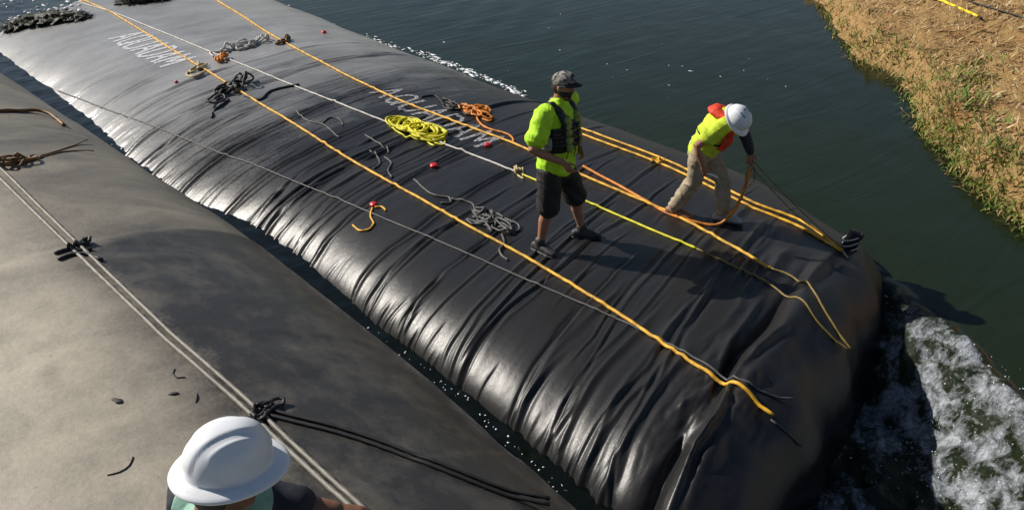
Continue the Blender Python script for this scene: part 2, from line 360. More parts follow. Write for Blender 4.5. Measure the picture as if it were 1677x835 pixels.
# overlapping sheet seams across the tube and shallow draped waves
for v0, sl_ in ((7.05, 0.10), (3.2, 0.06), (11.8, 0.08)):
    d = A2 - (v0 + sl_ * (B2 - NTT[-1] / 2) + 0.05 * vnoise(B2 * 1.4, B2 * 0, 3)); nh += 0.010 * smooth(-0.008, 0.008, -d) * smooth(-2.2, -1.4, d)
for k in range(26):
    v0 = rng.uniform(2.0, 11.5); w = rng.uniform(0.03, 0.09); c0 = NTT[-1] * rng.uniform(0.55, 0.78); ln = rng.uniform(0.3, 0.8)
    d = A2 - (v0 - 0.35 * (B2 - c0) + 0.05 * vnoise(B2 * 2, B2 * 0, k)); nh += w * 0.10 * rng.choice([-1, 1]) * np.exp(-(d / w) ** 2) * np.exp(-((B2 - c0) / ln) ** 2)
nP = nP + gN * nh[..., None]
me, quads = grid_mesh('tube_body', nP)
ndust_glare = 0.48 + 0.20 * smooth(0.45, 0.15, NU) - 0.22 * smooth(7.1, 6.6, A2 - 0.1 * (B2 - NTT[-1] / 2)) * smooth(0.38, 0.55, NU) if False else \
    0.46 + 0.26 * (1 - smooth(0.10, 0.50, NU)) - 0.36 * (1 - smooth(6.7, 7.15, A2 - 0.1 * (B2 - NTT[-1] / 2))) * smooth(0.22, 0.56, NU) + 0.07 * fbm(A2, B2, 3, 66)  # real dust plus painted light: pale glare at left, darker at right
at_ = me.attributes.new('dust', 'FLOAT', 'POINT'); at_.data.foreach_set('value', ndust_glare.reshape(-1).astype(np.float32))
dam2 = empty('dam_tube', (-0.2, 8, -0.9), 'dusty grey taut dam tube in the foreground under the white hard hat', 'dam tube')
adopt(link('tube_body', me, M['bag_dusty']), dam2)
near_bvh = BVHTree.FromPolygons([Vector(p) for p in nP.reshape(-1, 3)], quads.tolist())
ORG = Vector((0, 0, CAM_H))
def hit(px, py, bvh=None, z0=-0.1):
    d = ray(px, py)
    r = (bvh or bag_bvh).ray_cast(ORG, d)
    return r[0] if r[0] is not None else atz(px, py, z0)
def drop(x, y, bvh=None, z0=-0.5):
    r = (bvh or bag_bvh).ray_cast(Vector((x, y, 6)), Vector((0, 0, -1)))
    return r[0].z if r[0] is not None else z0

# ------------------------------------------------------------------ water
def axis(segs):
    out = []
    for a, b, n in segs: out += list(np.linspace(a, b, n, endpoint=False))
    return np.array(out + [segs[-1][1]])
wx = axis([(-60, -4, 18), (-4, 2.2, 20), (2.2, 4.2, 50), (4.2, 9.2, 190), (9.2, 16, 110), (16, 30, 60), (30, 120, 24)])
wy = axis([(-20, -1, 14), (-1, 5.2, 250), (5.2, 12, 110), (12, 26, 110), (26, 160, 30)])
WX, WY = np.meshgrid(wx, wy, indexing='ij')
linex = np.interp(WY, [-2, 0.6, 1.42, 2.02, 2.79, 3.26, 3.8], [4.6, 6.15, 6.88, 7.38, 7.75, 7.95, 8.3]) + 0.10 * vnoise(WY * 2.2, WY * 0, 12) + 0.05 * vnoise(WY * 6, WY * 0, 13)
sdn = (linex - WX) - 6 * smooth(3.5, 4.6, WY)
fall = smooth(-0.10, 1.00, sdn)
up_z = -0.45
Wz = up_z + 0 * WX
turb = smooth(-0.25, 0.15, sdn) * (1 - smooth(3.4, 4.2, WY))
Wz = Wz - 0.72 * fall
Wz += turb * (0.16 * fbm(WX * 1.5 + WY * 0.5, WY * 1.5, 3, 61) + 0.16 * (0.5 - np.abs(fbm(WX * 2.8, WY * 2.8 + WX, 4, 62))) + 0.05 * fbm(WX * 8, WY * 8, 3, 63))
Wz += 0.06 * np.exp(-((sdn - 0.02) / 0.13) ** 2) * (1 - smooth(3.2, 3.7, WY)) * (0.7 + 0.6 * vnoise(WX * 5, WY * 5, 64)) * smooth(-1, 0.2, WY)
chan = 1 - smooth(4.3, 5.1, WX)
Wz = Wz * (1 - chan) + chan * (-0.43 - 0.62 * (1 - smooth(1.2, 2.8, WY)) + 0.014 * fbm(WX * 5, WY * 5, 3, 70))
calm = (1 - turb) * (1 - chan) * (1 - smooth(18, 26, np.hypot(WX, WY)))
drow = WX * 0.62 - WY * 0.78                                        # ripples run toward the drop
Wz += calm * (0.006 * fbm(WX * 1.2, WY * 1.2, 3, 71) + 0.004 * np.sin(drow * 7 + 3 * fbm(WX * 0.5, WY * 0.5, 2, 72)) * smooth(9.5, 12, WX) * (1 - smooth(16, 19, WX)))
me, _ = grid_mesh('river_water', np.stack([WX, WY, Wz], -1))
# where the water is whipped white: broken streaks drawn out along the current
fa, fb = -0.62 * WX - 0.78 * WY, 0.78 * WX - 0.62 * WY
wrp = 0.35 * fbm(WX * 1.5, WY * 1.5, 3, 86)
rid1 = 1 - 3.2 * np.abs(fbm(fa * 1.0 + wrp, fb * 2.2 + wrp * 2, 4, 81)); rid2 = 1 - 3.0 * np.abs(fbm(fa * 2.6 + wrp, fb * 5.0 - wrp, 4, 83))
fo = turb * np.clip(0.09 + 0.46 * rid1 + 0.30 * rid2, 0, 1) * smooth(-0.05, 0.5, sdn) * (0.55 + 0.45 * smooth(-0.4, 0.3, fbm(WX * 0.9, WY * 0.9, 3, 87)))
crest = np.exp(-((sdn - 0.10) / 0.17) ** 2) * (1 - smooth(3.4, 3.8, WY)) * smooth(0.5, 1.6, WY) * (0.72 + 0.5 * vnoise(WX * 3.5, WY * 3.5, 88))
fo = np.maximum(fo, 1.05 * crest)
glass_tongue = np.exp(-((sdn - 0.50) / 0.26) ** 2) * smooth(1.9, 2.5, WY)
fo = fo * (1 - 0.35 * glass_tongue)
white = np.exp(-((WX - 6.75) / 0.55) ** 2 - ((WY - 2.0) / 0.40) ** 2) + 0.7 * np.exp(-((WX - 6.1) / 0.6) ** 2 - ((WY - 1.55) / 0.35) ** 2)
nearb = smooth(0.0, 0.25, sdn) * (1 - smooth(0.9, 1.5, sdn)) * (1 - smooth(3.5, 3.9, WY)) * smooth(1.6, 2.2, WY)
fo = np.maximum(fo, nearb * np.clip(0.42 + 0.45 * rid2, 0, 0.62))
fo = np.clip(fo + 0.20 * white * turb, 0, 0.95) * (1 - chan)
at_ = me.attributes.new('clear', 'FLOAT', 'POINT'); at_.data.foreach_set('value', chan.reshape(-1).astype(np.float32))  # mask for the shade painted into the water between the tubes
at_ = me.attributes.new('foam', 'FLOAT', 'POINT'); at_.data.foreach_set('value', fo.reshape(-1).astype(np.float32))
t = NT('river_water'); c = t.coord()
foam_a = t.n('ShaderNodeAttribute', attribute_name='foam').outputs['Fac']
f1 = t.noise(t.mapping(c, (1, 1, 1)), 7, 8, 0.68, 1.2); f2 = t.noise(c, 30, 5, 0.7, 0.5)
fm = t.math('ADD', foam_a, t.math('ADD', t.math('MULTIPLY', t.math('SUBTRACT', f1, 0.5), 1.5), t.math('MULTIPLY', t.math('SUBTRACT', f2, 0.5), 0.6)))
fm = t.ramp(fm, [(0.40, 0.0), (0.62, 0.30), (1.0, 1.0)])
fm = t.math('MULTIPLY', fm, t.ramp(foam_a, [(0.02, 0.0), (0.12, 1.0)]))
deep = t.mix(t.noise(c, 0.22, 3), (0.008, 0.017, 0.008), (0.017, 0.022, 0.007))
deep = t.mix(t.math('MULTIPLY', t.n('ShaderNodeAttribute', attribute_name='clear').outputs['Fac'], 0.85), deep, (0.001, 0.0015, 0.0015))  # near-black mix paints the channel's shade into the water colour
rot = (0, 0, R(52))
w1 = t.noise(t.mapping(c, (0.45, 2.4, 1), rot), 1.3, 5, 0.55, 0.8)
w2 = t.noise(t.mapping(c, (2.0, 7.0, 1), rot), 2.6, 4, 0.55, 0.4)
nb = t.bump(w1, 0.24, 0.05); nb = t.bump(w2, 0.09, 0.016, nb)
nb = t.bump(t.math('MULTIPLY', f2, foam_a), 1.0, 0.06, nb)
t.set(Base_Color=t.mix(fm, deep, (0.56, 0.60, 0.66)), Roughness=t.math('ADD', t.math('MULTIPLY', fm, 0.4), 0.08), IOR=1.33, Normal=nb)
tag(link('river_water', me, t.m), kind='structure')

# ------------------------------------------------------------------ far bank
shore = [(60, 60), (30, 24), (18.7, 11.1), (16.9, 9.3), (15.2, 8.0), (14.45, 6.6), (12.8, 5.4), (11.4, 4.2), (10.6, 3.2), (10.2, 2.7), (9.3, 0.8), (8.9, -2), (9, -20)]
bx = axis([(8.2, 24, 230), (24, 40, 40), (40, 140, 14)]); by = axis([(-20, -1, 14), (-1, 16, 230), (16, 40, 50), (40, 120, 16)])
BX, BY = np.meshgrid(bx, by, indexing='ij')
ds = np.full(BX.shape, 1e9); sgn = np.ones(BX.shape)
for (ax_, ay_), (cx_, cy_) in zip(shore[:-1], shore[1:]):
    ex, ey = cx_ - ax_, cy_ - ay_; tt = np.clip(((BX - ax_) * ex + (BY - ay_) * ey) / (ex * ex + ey * ey), 0, 1)
    dx, dy = BX - ax_ - tt * ex, BY - ay_ - tt * ey; dd = np.hypot(dx, dy)
    cr = ex * dy - ey * dx
    upd = dd < ds; ds = np.where(upd, dd, ds); sgn = np.where(upd, np.sign(cr), sgn)
ds = ds * sgn + 0.16 * fbm(BX * 1.6, BY * 1.6, 3, 91)
if ds[-1, 60] < 0: ds = -ds
rise = np.where(ds > 0, 0.34 * smooth(0, 0.5, ds) + 0.20 * np.clip(ds, 0, 30) ** 0.9, ds * 0.7)
BZ = -0.50 + rise + np.where(ds > 0, 0.10 * fbm(BX * 1.1, BY * 1.1, 4, 93) + 0.085 * fbm(BX * 3.5, BY * 3.5, 3, 95), 0)
BZ = np.maximum(BZ, -3)
me, quads = grid_mesh('river_bank', np.stack([BX, BY, BZ], -1))
bank_bvh = BVHTree.FromPolygons([Vector(p) for p in np.stack([BX, BY, BZ], -1).reshape(-1, 3)], quads.tolist())
t = NT('bank_soil'); c = t.coord()
n1 = t.noise(c, 0.9, 6, 0.6, 0.4); n2 = t.noise(t.mapping(c, (3, 9, 3), (0, 0, R(20))), 2.5, 6, 0.7, 1.0); n3 = t.noise(c, 45, 4)
col = t.mix(t.ramp(n2, [(0.35, 0.0), (0.65, 1.0)]), (0.20, 0.115, 0.05), (0.46, 0.31, 0.13))
col = t.mix(t.ramp(n1, [(0.52, 0.0), (0.70, 0.7)]), col, (0.28, 0.13, 0.055))
t.set(Base_Color=col, Roughness=0.95, Normal=t.bump(t.math('ADD', n2, t.math('MULTIPLY', n3, 0.3)), 0.8, 0.05), Specular_IOR_Level=0.1)
tag(link('river_bank', me, t.m), kind='structure')
def ds_at(x, y):
    i = min(max(np.searchsorted(bx, x) - 1, 0), len(bx) - 1); j = min(max(np.searchsorted(by, y) - 1, 0), len(by) - 1)
    return ds[i, j]
def blades(name, pts, mats, label, cat):
    """pts: base, direction, length, width, bend, material index"""
    v = []; f = []; mi = []
    for b, d, ln, w, bend, m in pts:
        s = d.cross(Vector((0, 0, 1)));
        if s.length < 1e-3: s = Vector((1, 0, 0))
        s = s.normalized() * w; k = len(v)
        mid = b + d * ln * 0.55; tip = b + d * ln + Vector((0, 0, -bend * ln))
        v += [b - s, b + s, mid + s * 0.8, mid - s * 0.8, tip]; f += [(k, k + 1, k + 2, k + 3), (k + 3, k + 2, k + 4)]; mi += [m, m]
    me_ = mesh(name, v, f)
    for mm in mats: me_.materials.append(mm)
    me_.polygons.foreach_set('material_index', mi)
    o = link(name, me_, None); tag(o, label, cat, kind='stuff'); return o
M['straw'] = simple('straw', (0.46, 0.30, 0.125), 0.8, 0.25, 2.0, 0); M['straw_brown'] = simple('straw_brown', (0.30, 0.16, 0.065), 0.85, 0.3, 2.0, 0)
M['straw_pale'] = simple('straw_pale', (0.66, 0.52, 0.28), 0.8, 0.2, 2.0, 0)
M['grass'] = simple('grass', (0.12, 0.19, 0.025), 0.6, 0.4, 1.6, 0); M['grass_y'] = simple('grass_y', (0.24, 0.22, 0.05), 0.7, 0.3, 1.6, 0)
pts = []
n_ok = 0
while n_ok < 42000:
    x = rnd.uniform(9, 23.5); y = rnd.uniform(-0.5, 14)
    dd = ds_at(x, y)
    if dd < 0.12 or dd > 9.5: continue
    fx = x * HFW.x + y * HFW.y
    a = rnd.gauss(-0.3, 0.9)
    d = Vector((math.cos(a), math.sin(a), rnd.uniform(0.02, 0.5))).normalized()
    z = drop(x, y, bank_bvh)
    pts.append((Vector((x, y, z - 0.005)), d, rnd.uniform(0.08, 0.36), rnd.uniform(0.005, 0.014), rnd.uniform(0, .35), rnd.choice([0, 0, 0, 1, 1, 1, 2]))); n_ok += 1
blades('straw_litter', pts, [M['straw'], M['straw_brown'], M['straw_pale']], 'dry tan straw lying loose over the bare bank', 'straw')
pts = []
clumps = [(1345, 8, .5), (1375, 45, .55), (1398, 88, .6), (1408, 80, .4), (1480, 128, .7), (1500, 135, .5), (1498, 150, .4), (1510, 190, .6), (1530, 215, .6), (1560, 150, .7), (1590, 135, .6), (1545, 165, .5), (1515, 235, .6),
          (1540, 262, .7), (1562, 280, .7), (1590, 300, .8), (1600, 285, .6), (1625, 325, .8), (1650, 350, .7), (1670, 362, .6), (1528, 250, .5), (1580, 265, .5), (1610, 310, .5), (1640, 330, .6), (1575, 120, .5), (1605, 100, .4), (1355, 25, .5), (1388, 65, .5), (1420, 100, .6), (1445, 115, .6), (1505, 165, .7), (1520, 205, .6), (1535, 240, .7), (1550, 270, .7), (1577, 292, .7), (1605, 318, .7), (1632, 340, .7), (1660, 372, .7), (1675, 380, .6), (1545, 190, .5), (1570, 230, .5), (1600, 270, .5)]
for px, py, s in clumps:
    b0 = hit(px, py + 6, bank_bvh, -0.4)
    for k in range(int(230 * s)):
        o = Vector((rnd.gauss(0, .32 * s + .1), rnd.gauss(0, .32 * s + .1), 0)); x, y = b0.x + o.x, b0.y + o.y
        if ds_at(x, y) < -0.12: continue
        z = max(drop(x, y, bank_bvh), -0.5)
        a = rnd.uniform(0, 6.28); d = Vector((math.cos(a) * .7, math.sin(a) * .7, rnd.uniform(.3, 1.1))).normalized()
        pts.append((Vector((x, y, z - .01)), d, rnd.uniform(.08, .34), rnd.uniform(.006, .015), rnd.uniform(.1, .7), rnd.choice([0, 0, 1, 1, 2])))
blades('shore_grass', pts, [M['grass'], M['grass_y'], M['straw']], 'green and yellow grass along the water edge of the bank', 'grass')

# ------------------------------------------------------------------ painted lettering on the tube
GLYPH = {'A': [[(0, 0), (.5, 1), (1, 0)], [(.22, .36), (.78, .36)]], 'Q': [[(.5, 0), (.12, .12), (0, .5), (.12, .88), (.5, 1), (.88, .88), (1, .5), (.88, .12), (.5, 0)], [(.62, .28), (1.02, -.06)]],
         'U': [[(0, 1), (0, .25), (.18, .03), (.5, 0), (.82, .03), (1, .25), (1, 1)]], 'D': [[(0, 0), (0, 1), (.55, 1), (.92, .8), (1, .5), (.92, .2), (.55, 0), (0, 0)]],
         'M': [[(0, 0), (.08, 1), (.5, .28), (.92, 1), (1, 0)]]}
def letter(ch, ox, oy, w, h, sw, parent, mat='letter'):
    """reading direction -y, letter tops towards +x"""
    v = []; f = []
    for st in GLYPH[ch]:
        poly = []
        for (a, b) in zip(st[:-1], st[1:]):
            n = max(2, int(math.hypot((b[0] - a[0]) * w, (b[1] - a[1]) * h) / 0.02))
            for k in range(n): poly.append((a[0] + (b[0] - a[0]) * k / n, a[1] + (b[1] - a[1]) * k / n))
        poly.append(st[-1])
        p2 = [Vector((ox + q_[1] * h, oy - q_[0] * w)) for q_ in poly]
        k0 = len(v)
        for i, p in enumerate(p2):
            d = (p2[min(i + 1, len(p2) - 1)] - p2[max(i - 1, 0)]); d = d.normalized() if d.length > 1e-6 else Vector((1, 0))
            nrm = Vector((-d.y, d.x)) * sw / 2
            for s_ in (-1, -.33, .33, 1):
                q_ = p + nrm * s_ + Vector((rnd.gauss(0, .002), rnd.gauss(0, .002)))
                v.append((q_.x, q_.y, drop(q_.x, q_.y) + 0.005))
            if i:
                b = k0 + 4 * (i - 1)
                for j in range(3): f.append((b + j, b + j + 1, b + 4 + j + 1, b + 4 + j))
    me_ = mesh('painted_letter', v, f)
    adopt(link('painted_letter', me_, M[mat]), parent)
def word(p0, p1, h, parent):
    adv = (p0.y - p1.y) / 6.75
    for i, ch in enumerate('AQUADAM'):
        tx = p0.x + (p1.x - p0.x) * i / 6.5
        letter(ch, tx, p0.y - i * adv, adv * (0.74 if ch != 'M' else 0.82), h, 0.062 + .10 * (h - .5), parent, 'letter' if h < .55 else 'letter_dusty')
word(hit(604, 153), hit(775, 240), 0.50, dam)
word(hit(178, 65), hit(262, 110), 0.62, dam)

# ------------------------------------------------------------------ ropes
def catmull(pts, step):
    out = []
    n = len(pts)
    for i in range(n - 1):
        p0, p1, p2, p3 = pts[max(i - 1, 0)], pts[i], pts[i + 1], pts[min(i + 2, n - 1)]
        m = max(1, int((p2 - p1).length / step))
        for k in range(m):
            t_ = k / m; t2 = t_ * t_; t3 = t2 * t_
            out.append(0.5 * ((2 * p1) + (p2 - p0) * t_ + (2 * p0 - 5 * p1 + 4 * p2 - p3) * t2 + (3 * p1 - p0 - 3 * p2 + p3) * t3))
    out.append(pts[-1].copy()); return out
def tube(path, r, n=8, lobes=3, pitch=None, depth=0.16, v=None, f=None):
    v = [] if v is None else v; f = [] if f is None else f
    pitch = pitch or r * 9
    nrm = None; s = 0; k0 = len(v)
    L = len(path)
    for i, p in enumerate(path):
        d = (path[min(i + 1, L - 1)] - path[max(i - 1, 0)])
        d = d.normalized() if d.length > 1e-9 else Vector((1, 0, 0))
        if nrm is None:
            nrm = d.cross(Vector((0, 0, 1)));  nrm = nrm.normalized() if nrm.length > 1e-3 else Vector((1, 0, 0))
        nrm = (nrm - d * nrm.dot(d)).normalized(); b = d.cross(nrm)
        if i: s += (p - path[i - 1]).length
        for j in range(n):
            a = 2 * math.pi * j / n
            rr = r * (1 + (depth * math.cos(lobes * a + 2 * math.pi * s / pitch) if lobes else 0))
            v.append(p + nrm * math.cos(a) * rr + b * math.sin(a) * rr)
        if i:
            q0 = k0 + n * (i - 1)
            for j in range(n): f.append((q0 + j, q0 + (j + 1) % n, q0 + n + (j + 1) % n, q0 + n + j))
    f.append(tuple(k0 + j for j in reversed(range(n)))); f.append(tuple(k0 + n * (L - 1) + j for j in range(n)))
    return v, f
def lay(pxs, r, bvh=None, taut=True, step=0.03, lift=0.0):
    """a rope lying on a surface: corner points given as seen, everything between follows the real surface"""
    bv = bvh or bag_bvh
    c_ = catmull([hit(x, y, bv) for x, y in pxs], 0.06)
    zs = np.array([drop(p.x, p.y, bv, p.z) for p in c_]) + r * 0.9
    if taut:
        k = min(21, len(zs) // 2 * 2 - 1)
        if k > 3:
            pad = np.pad(zs, k // 2, mode='edge'); sm = np.convolve(pad, np.ones(k) / k, 'valid'); zs = np.maximum(zs, sm)
    pts = [Vector((p.x, p.y, z + lift)) for p, z in zip(c_, zs)]
    return catmull(pts, step)
def rope_obj(name, paths, r, mat, label=None, cat='rope', parent=None, group=None, **kw):
    v = []; f = []
    for p in paths: tube(p, r, v=v, f=f, **kw)
    o = link(name, mesh(name, v, f), M[mat])
    if parent is not None: adopt(o, parent)
    if label: tag(o, label, cat, group)
    return o
def tangle(center, n_loops, size, ang, height, seed, r, bvh=None, tail=None, flat=0.55):
    """a dropped heap of rope: one wandering run of uneven loops"""
    q_ = random.Random(seed); pts = []
    ca, sa = math.cos(ang), math.sin(ang); ph = q_.uniform(0, 6)
    for i in range(n_loops):
        ox, oy = q_.gauss(0, size * .45), q_.gauss(0, size * .45 * flat)
        rad = size * q_.uniform(.25, .6); sgn_ = q_.choice([1, 1, -1])
        for k in range(7):
            a = ph + sgn_ * k / 7 * 2 * math.pi * q_.uniform(.85, 1.05)
            u, w = ox + rad * math.cos(a), oy + rad * flat * math.sin(a) * q_.uniform(.7, 1.1)
            x, y = center.x + ca * u - sa * w, center.y + sa * u + ca * w
            z = drop(x, y, bvh, center.z) + r + abs(q_.gauss(0, height))
            pts.append(Vector((x, y, z)))
        ph += q_.uniform(.5, 2.5)
    if tail: pts += tail
    return catmull(pts, 0.02)
def axis_ang(): return math.atan2(1, 0)

YR = 0.0165
# the three long lines down the tube
rope_obj('mooring_rope', [lay([(95, -12), (187, 24), (330, 112), (475, 200), (622, 290), (760, 368), (873, 430), (1010, 513), (1150, 605), (1265, 690)], YR)], YR, 'rope_yellow',
         'long taut yellow rope running nearest the channel down the wrinkled black tube', 'rope')
rope_obj('mooring_rope', [lay([(340, -8), (462, 68), (620, 150), (730, 195), (840, 236), (955, 289), (1100, 352), (1200, 405), (1262, 440)], YR)], YR, 'rope_yellow',
         'long yellow rope passing behind the standing man through the printed letters', 'rope')
rope_obj('mooring_rope', [lay([(60, -14), (187, 22), (262, 52), (400, 108), (560, 172), (640, 204), (750, 247), (852, 286)], 0.013)], 0.013, 'rope_white',
         'long white rope that ends in a knot left of the standing man', 'rope')
rope_obj('mooring_rope', [lay([(852, 286), (900, 306), (958, 330), (1060, 375), (1140, 408)], 0.013)], 0.013, 'rope_lemon',
         'short pale yellow rope between the standing man\'s legs and the end shadow', 'rope')
rope_obj('tail_line', [lay([(1140, 408), (1200, 436), (1262, 470), (1330, 515), (1368, 560), (1386, 592)], 0.010)], 0.010, 'rope_olive',
         'thin dull line curving over the end of the tube from the pale yellow rope', 'rope')
rope_obj('tail_line', [lay([(1262, 440), (1300, 462), (1345, 500), (1372, 545), (1390, 590)], 0.011)], 0.011, 'rope_olive',
         'thin dull line carrying the long yellow rope down over the tube end', 'rope')
rope_obj('thin_cord', [lay([(95, 150), (170, 178), (250, 207), (350, 247), (430, 276), (540, 321), (625, 357), (740, 405), (860, 458), (950, 497), (1040, 537), (1130, 583), (1210, 622), (1262, 648), (1298, 662)], 0.0095)], 0.0095, 'rope_grey',
         'thin grey cord stretched along the left shoulder of the black tube', 'cord')
rope_obj('tail_line', [lay([(1262, 688), (1285, 706), (1312, 737)], 0.008)], 0.008, 'rope_grey', 'thin dark line finishing the near yellow rope at the end face', 'rope')
# paired rope along the river side, with its loop knot
pr = empty('double_rope', hit(1075, 264), 'paired yellow ropes along the river edge behind the bending worker', 'rope')
for dx, dy in ((0, 0), (3, -8)):
    rope_obj('strand', [lay([(900 + dx, 200 + dy), (955 + dx, 222 + dy), (1078 + dx, 268 + dy), (1172 + dx, 312 + dy), (1232 + dx, 342 + dy), (1310 + dx, 374 + dy), (1378 + dx * .3, 414 + dy * .3)], YR * .95)], YR * .95, 'rope_yellow', parent=pr)
kp = hit(1077, 265)
rope_obj('loop_knot', [tangle(kp + Vector((0, 0, .02)), 4, .11, .4, .02, 5, .013)], .013, 'rope_yellow', parent=pr)
# loose orange line from behind the standing man up to the worker's hand
hand_pt = at3(1229, 276, hit(1182, 360).dot(HFW) - 0.15)
pth = lay([(955, 274), (1003, 300), (1060, 332), (1100, 354), (1140, 366), (1172, 371)], .017, taut=False)
up_ = [hit(1172, 371) + Vector((0, 0, .02)), at3(1196, 352, hit(1182, 360).dot(HFW) - .18), at3(1213, 325, hit(1182, 360).dot(HFW) - .18), hand_pt]
rope_obj('loose_rope', [catmull(pth[:-1:8] + up_, .025)], .017, 'rope_orange', 'slack orange rope rising in a curve into the bending worker\'s hand')
# thin guy lines from that hand to the tied corner
corner = hit(1376, 412)
gl = empty('guy_lines', corner, 'two thin olive lines from the bending worker\'s hand to the tied corner', 'line')
for k, (dx, dy) in enumerate(((0, 0), (8, 14))):
    a = hand_pt + Vector((0.02 * k, -.01 * k, .10 - .1 * k)); b = corner + Vector((.02 * k, 0, .05))
    rope_obj('line', [catmull([a, a.lerp(b, .5) + Vector((0, 0, -.03 - .05 * k)), b], .06)], .0055, 'rope_olive', parent=gl)
for k in range(5):
    a = hand_pt + Vector((rnd.gauss(0, .02), rnd.gauss(0, .02), .03)); b = a + Vector((rnd.uniform(-.12, .14), rnd.uniform(-.1, .1), rnd.uniform(-.26, -.15)))
    rope_obj('line', [catmull([a, a.lerp(b, .5) + HRT * rnd.uniform(-.05, .05), b], .03)], .004, 'rope_olive', parent=gl)

# heaps and loose ends, each its own thing
def heap(name, px, py, n, size, ang, h, seed, r, mat, label, bvh=None, tails=(), cat='rope', flat=.55, extra=()):
    c0 = hit(px, py, bvh)
    paths = [tangle(c0, n, size, ang, h, seed, r, bvh, None, flat)]
    for tl in tails: paths.append(lay(tl, r, bvh, taut=False, step=.02))
    o = rope_obj(name, paths, r, mat, label, cat)
    return o
AX = math.pi / 2
# lemon coil: flaked along the white rope
c0, c1 = hit(655, 203), hit(706, 222)
pts = []
for i in range(17):
    b = c0.lerp(c1, i / 16 + rnd.uniform(-.05, .05)); rad = rnd.uniform(.14, .23)
    for k in range(8):
        a = k / 8 * 2 * math.pi + i * .35
        x, y = b.x + rad * .85 * math.cos(a) + rnd.gauss(0, .015), b.y + rad * 1.25 * math.sin(a) + rnd.gauss(0, .015)
        pts.append(Vector((x, y, drop(x, y) + .014 + rnd.uniform(0, .05))))
rope_obj('rope_coil', [catmull(pts, .02), lay([(690, 228), (728, 238), (716, 214), (702, 212)], .013, taut=False), lay([(680, 215), (694, 230), (712, 240)], .013, taut=False), lay([(640, 196), (637, 205), (660, 222), (695, 232)], .013, taut=False)], .013, 'rope_lemon',
         'bright lemon yellow rope coil lying against the white rope', 'rope coil')
heap('rope_heap', 775, 181, 12, .34, AX * 1.1, .03, 21, .014, 'rope_orange', 'orange rope heap on the river side of the printed letters', tails=[[(778, 180), (784, 200), (800, 212), (822, 218), (838, 226), (841, 236)], [(790, 196), (802, 200), (806, 193), (797, 190)]], cat='rope coil')
heap('rope_heap', 742, 174, 9, .30, AX, .025, 22, .012, 'rope_black', 'black rope tangle beside the orange rope heap', tails=[[(690, 160), (712, 158), (725, 170), (737, 180)]])
heap('rope_heap', 805, 364, 12, .30, AX * 1.05, .03, 23, .0125, 'rope_grey', 'dark grey tangled rope heap left of the standing man\'s feet', tails=[[(678, 295), (705, 318), (736, 325), (738, 333), (722, 334)], [(740, 326), (772, 334), (778, 345), (790, 350)], [(822, 385), (826, 400), (818, 410), (822, 420), (832, 427)]])
heap('rope_heap', 385, 146, 10, .36, AX * .4, .05, 24, .016, 'rope_black', 'black rope tangle under the yellow rope on the far grey part', tails=[[(375, 165), (352, 182), (347, 194)], [(400, 158), (425, 165), (445, 150), (490, 140)]])
heap('rope_heap', 408, 75, 9, .36, .35, .04, 25, .018, 'rope_white', 'bundled white rope heap beyond the long white rope', tails=[[(350, 94), (345, 88), (365, 86), (385, 82)]], flat=.45)
heap('rope_heap', 322, 117, 2, .26, .5, .02, 26, .016, 'rope_cream', 'cream rope loop hanging off the yellow rope on the far part', tails=[[(337, 118), (320, 127), (306, 124), (314, 116), (326, 112), (324, 102)]])
heap('rope_heap', 360, 100, 4, .16, .3, .03, 27, .018, 'rope_orange', 'small orange knot under the white rope on the far part')
heap('rope_heap', 467, 70, 5, .22, .5, .03, 28, .017, 'rope_brown', 'brown knot tied round the far end of the middle yellow rope')
heap('rope_heap', 848, 283, 3, .08, 1.2, .03, 29, .012, 'rope_cream', 'cream knot at the end of the white rope by the man\'s hip', tails=[[(842, 275), (848, 288), (858, 294)], [(856, 276), (857, 290)]])
rope_obj('dropped_cord', [lay([(485, 182), (503, 198), (530, 205), (548, 220), (556, 224)], .010, taut=False, step=.02), lay([(528, 203), (540, 194), (556, 196), (562, 206)], .010, taut=False, step=.02)], .010, 'rope_grey', 'dark cord squiggle between yellow and white ropes, farthest of three', 'cord')
rope_obj('dropped_cord', [lay([(598, 222), (617, 234), (634, 242), (636, 252)], .011, taut=False, step=.02)], .011, 'rope_grey', 'dark cord squiggle just below the lemon yellow coil', 'cord')
rope_obj('dropped_cord', [lay([(606, 248), (618, 258), (622, 270), (612, 277)], .011, taut=False, step=.02), lay([(630, 259), (641, 268), (636, 281), (642, 292)], .012, taut=False, step=.02)], .012, 'rope_grey', 'two dark hooked cord ends touching the near yellow rope', 'cord')
def chip(px, py, w, l, h, ang, mat, name, label, cat, parent=None, bvh=None):
    c0 = hit(px, py, bvh); bm = bmesh.new(); bmesh.ops.create_icosphere(bm, subdivisions=2, radius=1)
    for vv in bm.verts:
        vv.co = Vector((vv.co.x * w * (1 + .25 * math.sin(5 * vv.co.y + px)), vv.co.y * l, max(vv.co.z, -.5) * h + .25 * h * math.sin(4 * vv.co.x + 3 * vv.co.y)))
    me_ = bpy.data.meshes.new(name); bm.to_mesh(me_); bm.free(); me_.transform(Matrix.Translation(c0 + Vector((0, 0, h * .4))) @ Matrix.Rotation(ang, 4, 'Z'))
    o = link(name, me_, M[mat])
    if parent is not None: adopt(o, parent)
    if label: tag(o, label, cat)
    return o
hk = empty('hook_line', hit(612, 338), 'red clip with a curled amber line beside the thin grey cord', 'clip')
chip(612, 337, .045, .05, .03, .4, 'red_plastic', 'clip', None, None, hk)
rope_obj('line', [lay([(610, 342), (607, 355), (612, 368), (604, 377), (590, 379), (578, 370)], .012, taut=False, step=.015), lay([(614, 341), (625, 340), (632, 346)], .012, taut=False, step=.015)], .012, 'rope_yellow', parent=hk)
